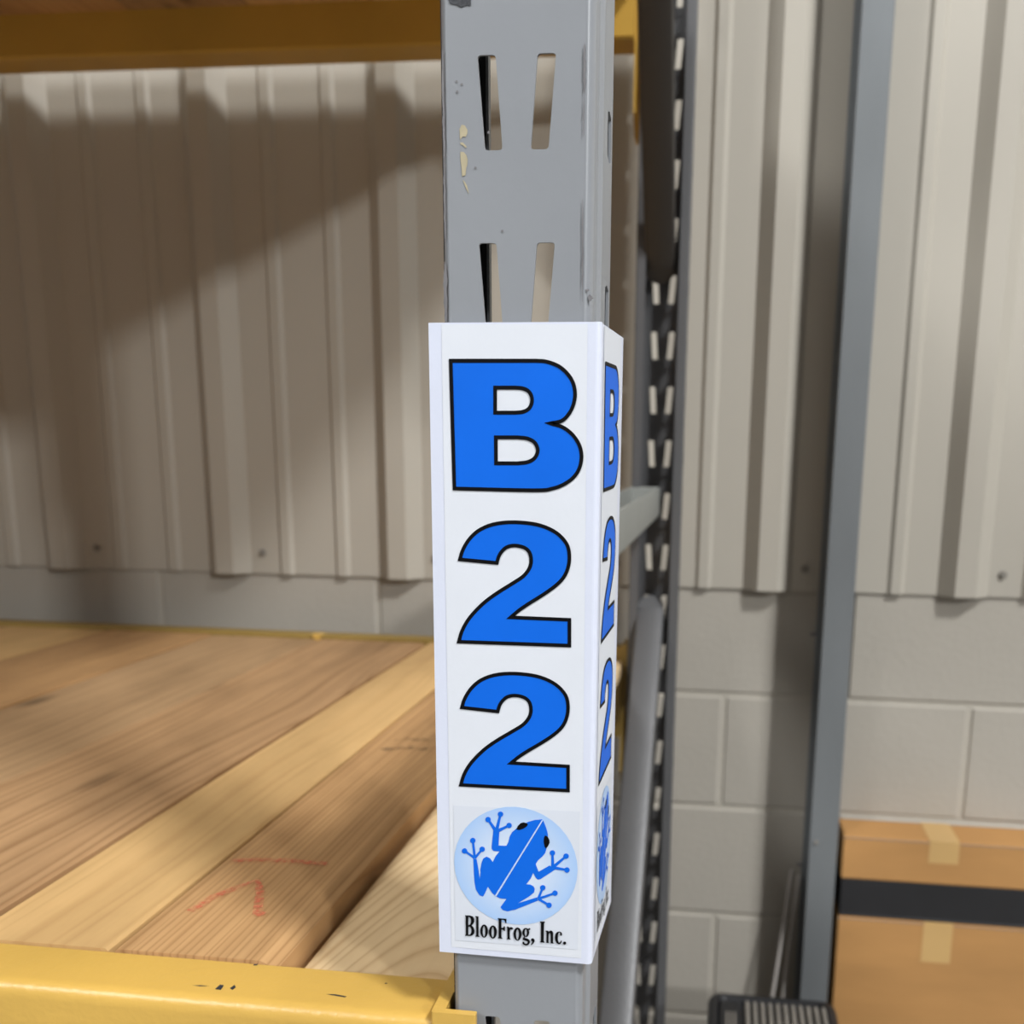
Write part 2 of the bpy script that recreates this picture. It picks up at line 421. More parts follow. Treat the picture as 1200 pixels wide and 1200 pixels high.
# ================================================================ rack uprights
P = 0.1016
HW = 0.0485          # half width of a post
PD = 0.068           # depth of a post
def slot_loop(sx, zt):
    """one slanted slot, rounded corners; sx = -1 / +1"""
    ht = 0.0506
    c4 = [(sx * .0230, zt), (sx * .0122, zt), (sx * .0083, zt - ht), (sx * .0189, zt - ht)]
    out = []; r = 0.0022
    for i in range(4):
        p = Vector(c4[i] + (0,)); a = Vector(c4[i - 1] + (0,)); n = Vector(c4[(i + 1) % 4] + (0,))
        d1 = (a - p).normalized(); d2 = (n - p).normalized()
        for t in (0, .25, .5, .75, 1):
            q1 = p + d1 * r * (1 - t) ** 1.0; q2 = p + d2 * r * t
            q = p + d1 * r * (1 - t) ** 2 + d2 * r * t ** 2
            out.append((q.x, q.y))
    return out
def rect_loop(y0, y1, z0, z1): return [(y0, z0), (y1, z0), (y1, z1), (y0, z1)]
XF = 0.0395
def post_mesh(name, y_face, sgn, mat, parent, z0, z1):
    """open C upright: slotted web at y_face, flanges running toward sgn*y"""
    b = MB()
    loops = [rect_loop(-XF, XF, z0, z1)]
    k = -int((z1) / P) - 1
    while True:
        zt = -k * P
        if zt - 0.052 < z0: break
        if zt < z1 - .004:
            loops.append(slot_loop(-1, zt)); loops.append(slot_loop(1, zt))
        k += 1
    b.fill(loops, lambda x, z: (x, y_face, z))
    b.bm.normal_update()
    for f in b.bm.faces:
        if f.normal.y * sgn > 0: f.normal_flip()
    corner = [(XF, 0), (.0405, -.0006), (.0416, -.0002), (.0428, .0005), (.0440, .0020), (.0450, .0042), (.0455, .007), (.0455, .0165), (.0462, .0185), (.0474, .0205), (.0482, .0225), (HW, .026)]
    tail = [(HW, PD - .003), (.0476, PD - .0008), (.0455, PD), (.031, PD), (.031, PD - .006)]
    ya, yb = .026, PD - .003
    for sx in (-1, 1):
        def put(pts, flip):
            b.face(pts[::-1] if flip else pts)
        fl = sx * sgn < 0
        for prof in (corner, tail):
            for i in range(len(prof) - 1):
                (p0, q0), (p1, q1) = prof[i], prof[i + 1]
                put([(sx * p0, y_face + sgn * q0, z0), (sx * p1, y_face + sgn * q1, z0), (sx * p1, y_face + sgn * q1, z1), (sx * p0, y_face + sgn * q0, z1)], fl)
        # side flange with its column of small slots
        zt = -0.0185 + P * int((z1 - .02) / P)
        top = z1
        ym = .049
        def sd(pts): put([(sx * HW, y_face + sgn * y, z) for y, z in pts], fl)
        while zt - .035 > z0:
            ct, cb = zt + .004, zt - .0295
            sd([(ya, ct), (yb, ct), (yb, top), (ya, top)])
            sd([(ya, cb), (ym, cb), (ym, zt - .0275), (.040, zt - .0250), (.040, zt - .0005), (ym, zt + .002), (ym, ct), (ya, ct)])
            sd([(ym, cb), (yb, cb), (yb, ct), (ym, ct), (ym, zt + .002), (.058, zt - .0005), (.058, zt - .0250), (ym, zt - .0275)])
            top = cb; zt -= P
        sd([(ya, z0), (yb, z0), (yb, top), (ya, top)])
    bmesh.ops.remove_doubles(b.bm, verts=b.bm.verts[:], dist=0.00012)
    o = b.build(name, mat, parent, recalc=False, smooth=35)
    md = o.modifiers.new('sheet', 'SOLIDIFY'); md.thickness = 0.0018 * S; md.offset = -1.0
    bv = o.modifiers.new('rolled_edge', 'BEVEL'); bv.width = 0.0007; bv.segments = 2; bv.limit_method = 'ANGLE'; bv.angle_limit = math.radians(60)
    wn = o.modifiers.new('even_normals', 'WEIGHTED_NORMAL'); wn.keep_sharp = False; wn.weight = 100; wn.mode = 'FACE_AREA'
    return o
DR = 1.3735
frame = thing('rack_upright_frame', (0, DR / 2, ZF), 'grey steel rack upright with slotted posts and cross braces, carrying the B22 sign', 'rack frame')
fp = post_mesh('front_post', 0.0, 1, M_post, frame, ZF + .012, 1.9)
fp['label'] = 'scuffed light grey front post with slanted slots'
b = MB(); b.box(-.0464, -.0452, .007, .0655, -.72, .75); b.box(-.0452, -.0320, .0643, .0655, -.72, .75)  # added strip, makes the unlit inside of the post look black
b.build('slot_shade_strip', M_dark, frame)['label'] = 'black strip added inside the front post for the shade behind its slots'
rp_ = post_mesh('rear_post', DR, -1, M_shaded, frame, ZF + .012, 1.9)
for yy, nm in ((.034, 'base_plate'), (DR - .034, 'base_plate')):
    b = MB(); b.box(-.085, .085, yy - .075, yy + .075, ZF, ZF + .012, .003); b.build(nm, M_shaded, frame)
def channel(name, A, Bp, up, w, d, t, mat, parent, lip=0.0, xc=0.0):
    """U channel with web down (or away from `up`), swept A->B"""
    prof = [(-w, 0), (-w, -d), (w, -d), (w, 0), (w - t, 0), (w - t, -d + t), (-w + t, -d + t), (-w + t, 0)]
    r = .008
    prof = [(-w, 0), (-w, -d + r), (-w + r * .3, -d + r * .3), (-w + r, -d), (w - r, -d), (w - r * .3, -d + r * .3), (w, -d + r), (w, 0),
            (w - t, 0), (w - t, -d + r), (w - r, -d + t), (-w + r, -d + t), (-w + t, -d + r), (-w + t, 0)]
    b = MB()
    b.extrude_profile(prof, A, Bp, (1, 0, 0), up)
    return b.build(name, mat, parent, smooth=30)
# horizontal brace: open tray up, its rear end turned over
hb = channel('horizontal_brace', (-.021, .034, -.2915), (-.021, 1.318, -.2915), (0, 0, 1), .0275, .058, .0035, M_brace, frame)
b = MB()
for yy, w_ in ((1.288, .0035), (1.318, .0035)):
    b.box(-.0475, .0055, yy, yy + w_, -.332, -.2915, .001)
b.build('brace_end_lip', M_brace, hb)
def diag(name, y0, z0, y1, z1, upv, w=.0265, d=.034, xc=-.006, mat=M_brace):
    A = Vector((xc, y0, z0)); B_ = Vector((xc, y1, z1)); dv = (B_ - A).normalized()
    n = Vector((1, 0, 0)).cross(dv).normalized()
    if n.dot(Vector(upv)) < 0: n = -n
    # web toward n, flanges away
    r = .007; t = .0035
    prof = [(-w, -d), (-w, -r), (-w + r * .3, -r * .3), (-w + r, 0), (w - r, 0), (w - r * .3, -r * .3), (w, -r), (w, -d),
            (w - t, -d), (w - t, -r), (w - r, -t), (-w + r, -t), (-w + t, -r), (-w + t, -d)]
    b = MB(); b.extrude_profile(prof, A, B_, (1, 0, 0), n)
    # rounded end tab at the rear
    k = 10; e = .030
    top = [A + Vector((1, 0, 0)) * (w * math.cos(PI * i / k)) - dv * (e * math.sin(PI * i / k)) - n * .001 for i in range(k + 1)]
    bot = [p - n * t for p in top]
    vt = [b.v(p) for p in top]; vb = [b.v(p) for p in bot]
    b.bm.faces.new(vt); b.bm.faces.new(vb[::-1])
    for i in range(k + 1):
        j = (i + 1) % (k + 1); b.bm.faces.new([vt[i], vt[j], vb[j], vb[i]])
    o = b.build(name, mat, frame, smooth=30)
    return o
dl = diag('diagonal_brace', 1.318, -.525, .06, -1.86, (0, -1, 1), mat=M_shaded)
du = diag('diagonal_brace', 1.322, .105, .06, 1.70, (0, -1, -1), w=.0275, mat=M_shaded_br)

# ================================================================ beams
def beam(name, y0, y1, z_top, z_bot, x0, x1, face_sgn, label, mat, step_h, ylip, group=None, tab_x=None):
    """step beam: box section with a lower inner ledge that the boards sit on.
       outer face at y0 (front) if face_sgn<0, the ledge faces the rack inside"""
    t = thing(name, ((x0 + x1) / 2, (y0 + y1) / 2, z_bot), label, 'beam', group)
    r = .004
    if face_sgn < 0:
        prof = [(y0, z_bot + r), (y0 + r, z_bot), (y1 - r, z_bot), (y1, z_bot + r), (y1, z_top - step_h), (ylip, z_top - step_h), (ylip, z_top - .001), (ylip - .001, z_top),
                (y0 + .010, z_top), (y0 + .006, z_top - .0008), (y0 + .003, z_top - .003), (y0 + .0008, z_top - .007), (y0, z_top - .012)]
    else:
        prof = [(y1, z_bot + r), (y1 - r, z_bot), (y0 + r, z_bot), (y0, z_bot + r), (y0, z_top - step_h), (ylip, z_top - step_h), (ylip, z_top - .002), (ylip + .002, z_top),
                (y1 - .006, z_top), (y1 - .003, z_top - .001), (y1, z_top - .006)]
    b = MB(); b.extrude_profile(prof, (x0, 0, 0), (x1, 0, 0), (0, 1, 0), (0, 0, 1))
    b.build('beam_body', mat, t, smooth=30)
    return t
XB0, XB1 = -2.45, -0.0575
ZD = -0.6115        # top of the lower front beam
bf = beam('rack_beam', -.008, .075, ZD, -.80, XB0, XB1, -1, 'yellow steel beam along the front edge of the plank shelf, end hooked to the post', M_yel, .048, .0465)
def front_connector(parent, zt, zb, mat, x_in=-.0275):
    b = MB()
    xl = XB1 - .0015
    b.extrude_profile([(xl, -.0075), (xl + .001, -.0088), (x_in - .001, -.0088), (x_in, -.0078), (x_in, -.0042), (x_in - .001, -.0034), (-.0505, -.0034), (-.0500, -.0030), (-.0500, .066), (xl, .066)], (0, 0, zb), (0, 0, zt), (1, 0, 0), (0, 1, 0))
    o = b.build('end_connector', mat, parent)
    q = MB()
    for k in (0, 1, 2):
        z = zt - .03 - P * k
        if z < zb + .01: break
        q.tube([(-.036, -.0080, z), (-.036, -.0105, z)], .005, 10)
    q.build('rivet', M_steel, o)
    return o
front_connector(bf, -.6045, -.905, M_yel)
# weld bead between beam and plate
b = MB(); b.tube([(XB1 + .0005, -.004, ZD - .004), (XB1 + .0005, .006, ZD - .0005), (XB1 + .0005, .045, ZD - .0005)], .0028, 6); b.build('weld_bead', M_yel, bf)
def rear_beam(label, z_top, z_bot, zc_t, zc_b, mat, ylip, step):
    t = beam('rack_beam', 1.300, 1.378, z_top, z_bot, XB0, -.0610, 1, label, mat, step, ylip)
    b = MB()
    # L plate round the post's outer corner, its lower end tapering away
    xo, xi, x2 = -.0605, -.0500, -.0275
    prof = [(xo, 1.316), (xi, 1.316), (xi, 1.3770), (x2, 1.3770), (x2, 1.3812), (xo, 1.3812)]
    n_ = len(prof); lv = [(zc_t, 0), (zc_b + .035, 0), (zc_b, .030)]
    R_ = [[b.v((x, min(1.3812, y + (k if y < 1.32 else 0)), z)) for x, y in prof] for z, k in lv]
    for i in range(2):
        for j in range(n_): b.bm.faces.new([R_[i][j], R_[i][(j + 1) % n_], R_[i + 1][(j + 1) % n_], R_[i + 1][j]])
    b.bm.faces.new(R_[0]); b.bm.faces.new(R_[2][::-1])
    b.build('end_connector', mat, t)
    return t
rb = rear_beam('mustard beam along the rear edge of the plank shelf below the wall sheets', -.6105, -.79, -.602, -.90, M_yel3, 1.335, .046)
b = MB(); b.box(-.712, -.690, 1.326, 1.352, -.6125, -.6085, .002); b.box(-.708, -.694, 1.326, 1.336, -.621, -.609, .002); b.build('beam_clip', M_yel, rb)
ru = rear_beam('mustard rear beam of the level above, dark in shade at the top left', .588, .4855, .596, .335, M_yel2, 1.335, .027)
fu = beam('rack_beam', -.008, .075, .588, .4855, XB0, XB1, -1, 'yellow front beam of the level above, higher than every slot in view', M_yel, .027, .0465)
front_connector(fu, .596, .31, M_yel)

def beam_chip(pts):
    b = MB(); vs = [b.v((x, y, ZD + .0002)) for x, y in pts]; b.bm.faces.new(vs)
    b.build('paint_chip', M_tapeb, bf)
beam_chip([(-.2262, .0070), (-.2256, .0135), (-.2222, .0130), (-.2214, .0066)])
beam_chip([(-.2160, .0098), (-.2150, .0150), (-.2124, .0116), (-.2130, .0078)])
beam_chip([(-.2150, .0450), (-.2120, .0462), (-.2112, .0440), (-.2140, .0432)])
beam_chip([(-.1440, .0128), (-.1370, .0138), (-.1280, .0122), (-.1290, .0108), (-.1380, .0120)])
beam_chip([(-.1072, .0336), (-.1058, .0348), (-.1048, .0336), (-.1062, .0328)])
beam_chip([(-.2450, .0095), (-.2390, .0106), (-.2322, .0102), (-.2390, .0090)])
# ================================================================ plank decks
def deck(name, z_front, z_rear, edges, label, y0=.0485, y1=1.331, zoff=0.0, th=.044):
    t = thing(name, (-1.0, .69, z_front - th), label, 'shelf deck')
    out = []
    for i, (xa, xb, wi, ch, dz) in enumerate(edges):
        c = .0022
        tb = th + dz
        prof = [(xa, -tb + c), (xa + c, -tb), (xb - c, -tb), (xb, -tb + c), (xb, -max(c, ch * .55)), (xb - max(c, ch), 0), (xa + c, 0), (xa, -c)]
        b = MB()
        jag = random.uniform(-.0008, .0008)
        b.extrude_profile(prof, (0, y0 + jag, z_front + dz), (0, y1, z_rear + dz), (1, 0, 0), (0, 0, 1))
        o = b.build('plank', WOODS[wi], t)
        out.append(o)
    return t, out
ZP0, ZP1 = -.6120, -.6175
low = [(-.1925, -.0585, 0, .002, -.0205), (-.331, -.1985, 1, .0125, .002), (-.4585, -.3365, 2, .003, .002), (-.6930, -.4700, 3, .004, 0.0), (-.9300, -.6965, 4, .003, -.001),
       (-1.168, -.9340, 1, .003, .001), (-1.405, -1.172, 2, .003, 0), (-1.64, -1.409, 3, .003, 0), (-1.88, -1.645, 4, .003, 0), (-2.12, -1.885, 0, .003, 0), (-2.36, -2.125, 1, .003, 0)]
lowdeck, planks = deck('plank_deck', ZP0, ZP1, low, 'shelf of bare wooden planks laid side by side on the yellow beams')
low_labels = ['pale plank with arched grain nearest the post', 'brown plank with red crayon marks and a bevelled edge', 'honey coloured smooth plank', 'wide tan plank with a swirl in its grain']
for o, l in zip(planks, low_labels): o['label'] = l
upp = []
x = -.060; i = 0
while x > -2.4:
    upp.append((x - .2357, x, (i * 2 + 3) % 5, .001, 0)); x -= .236; i += 1
updeck, up_pl = deck('plank_deck', .587, .587, upp, 'underside of the plank deck on the level above, just inside the top edge', th=.026)
# crayon marks and ink stamp on the planks
def zdeck(y): return ZP0 + (ZP1 - ZP0) * (y - .0485) / (1.331 - .0485)
def ribbon(name, pts, w, mat, parent, dz):
    b = MB()
    L = [Vector((p[0], p[1], zdeck(p[1]) + dz)) for p in pts]
    vs = []
    for i, p in enumerate(L):
        d = (L[min(i + 1, len(L) - 1)] - L[max(i - 1, 0)]); d.z = 0; d.normalize()
        n = Vector((-d.y, d.x, 0)); ww = w * random.uniform(.8, 1.15)
        vs.append((b.v(p + n * ww), b.v(p - n * ww)))
    for i in range(len(vs) - 1): b.bm.faces.new([vs[i][0], vs[i][1], vs[i + 1][1], vs[i + 1][0]])
    o = b.build(name, mat, parent); return o
ribbon('crayon_mark', [(-.3227, .2212), (-.3006, .2268), (-.268, .2301), (-.2307, .2282)], .0046, M_chalk, planks[1], .0034)
ribbon('crayon_mark', [(-.3056, .116), (-.3003, .145), (-.2882, .1679), (-.2791, .1839), (-.2657, .1626), (-.2557, .1387), (-.2485, .122), (-.2421, .1198)], .0042, M_chalk, planks[1], .0034)
ribbon('ink_stamp', [(-.3029, .588), (-.2812, .604), (-.2559, .6047), (-.2405, .6036)], .007, M_stamp, planks[1], .0036)
ribbon('ink_stamp', [(-.3014, .6363), (-.2823, .6439), (-.2516, .6412)], .006, M_stamp, planks[1], .0036)

# scuffs, scrapes and tape on the front post (flat marks on its paint)
def mark(name, pts, mat, y=-.0003):
    b = MB(); vs = [b.v((x, y, z)) for x, z in pts]
    b.bm.faces.new(vs)
    return b.build(name, mat, fp)
def scuff(xa, xb, za, zb, w, y):
    n = 14; L = []; R = []
    for i in range(n + 1):
        t = i / n; z = za + (zb - za) * t; ww = w * (.25 + .75 * math.sin(PI * t) ** .6) * random.uniform(.6, 1.15)
        xc = xa + (xb - xa) * t + random.uniform(-.0002, .0002)
        L.append((xc - ww / 2, z)); R.append((xc + ww / 2, z))
    mark('paint_scuff', L + R[::-1], M_wear, y)
scuff(-.0432, -.0430, .003, -.055, .0016, -.0009)
scuff(-.0432, -.0434, -.055, -.100, .0010, -.0009)
scuff(-.0434, -.0436, -.112, -.148, .0024, -.0009)
scuff(.0394, .0396, .004, -.022, .0016, -.0009)
scuff(.0394, .0394, -.022, -.045, .0008, -.0009)
scuff(.0394, .0400, -.078, -.135, .0010, -.0009)
def blob(cx, cz, rx, rz, n=16, jit=.3):
    return [(cx + rx * math.cos(2 * PI * i / n) * random.uniform(1 - jit, 1), cz + rz * math.sin(2 * PI * i / n) * random.uniform(1 - jit, 1)) for i in range(n)]
mark('paint_scrape', [(-.0338, -.0390), (-.0325, -.0365), (-.0305, -.0370), (-.0290, -.0395), (-.0292, -.0415), (-.0302, -.0432), (-.0318, -.0428), (-.0335, -.0448)], M_tan)
mark('paint_scrape', [(-.0335, -.0462), (-.0320, -.0460), (-.0300, -.0478), (-.0295, -.0488), (-.0305, -.0490), (-.0320, -.0475), (-.0332, -.0472)], M_tan)
mark('paint_scrape', [(-.0335, -.0512), (-.0315, -.0512), (-.0298, -.0530), (-.0291, -.0555), (-.0294, -.0585), (-.0300, -.0600), (-.0305, -.0640), (-.0326, -.0645), (-.0328, -.0600), (-.0334, -.0560)], M_tan)
mark('paint_scrape', [(-.0322, -.0665), (-.0312, -.0672), (-.0296, -.0695), (-.0290, -.0720), (-.0286, -.0745), (-.0292, -.0730), (-.0304, -.0708)], M_tan)
for x, z in ((-.0245, -.0600), (-.0165, -.0410), (-.0085, -.0950), (-.0352, -.0135), (-.0322, -.0150), (-.0350, -.0190)):
    mark('paint_chip', blob(x, z, .0009, .0009, 9), M_wear)
mark('paint_chip', blob(.0445, -.1330, .0022, .0024, 14, .5), M_wear, -.0001)
mark('paint_chip', blob(.0428, -.1285, .0016, .0010, 12, .5), M_wear, -.0006)
mark('black_tape_patch', [(-.0396, .040), (-.0262, .040), (-.0263, .0255), (-.0290, .0260), (-.0320, .0250), (-.0350, .0264), (-.0385, .0272), (-.0394, .0290)], M_tapeb, -.0004)

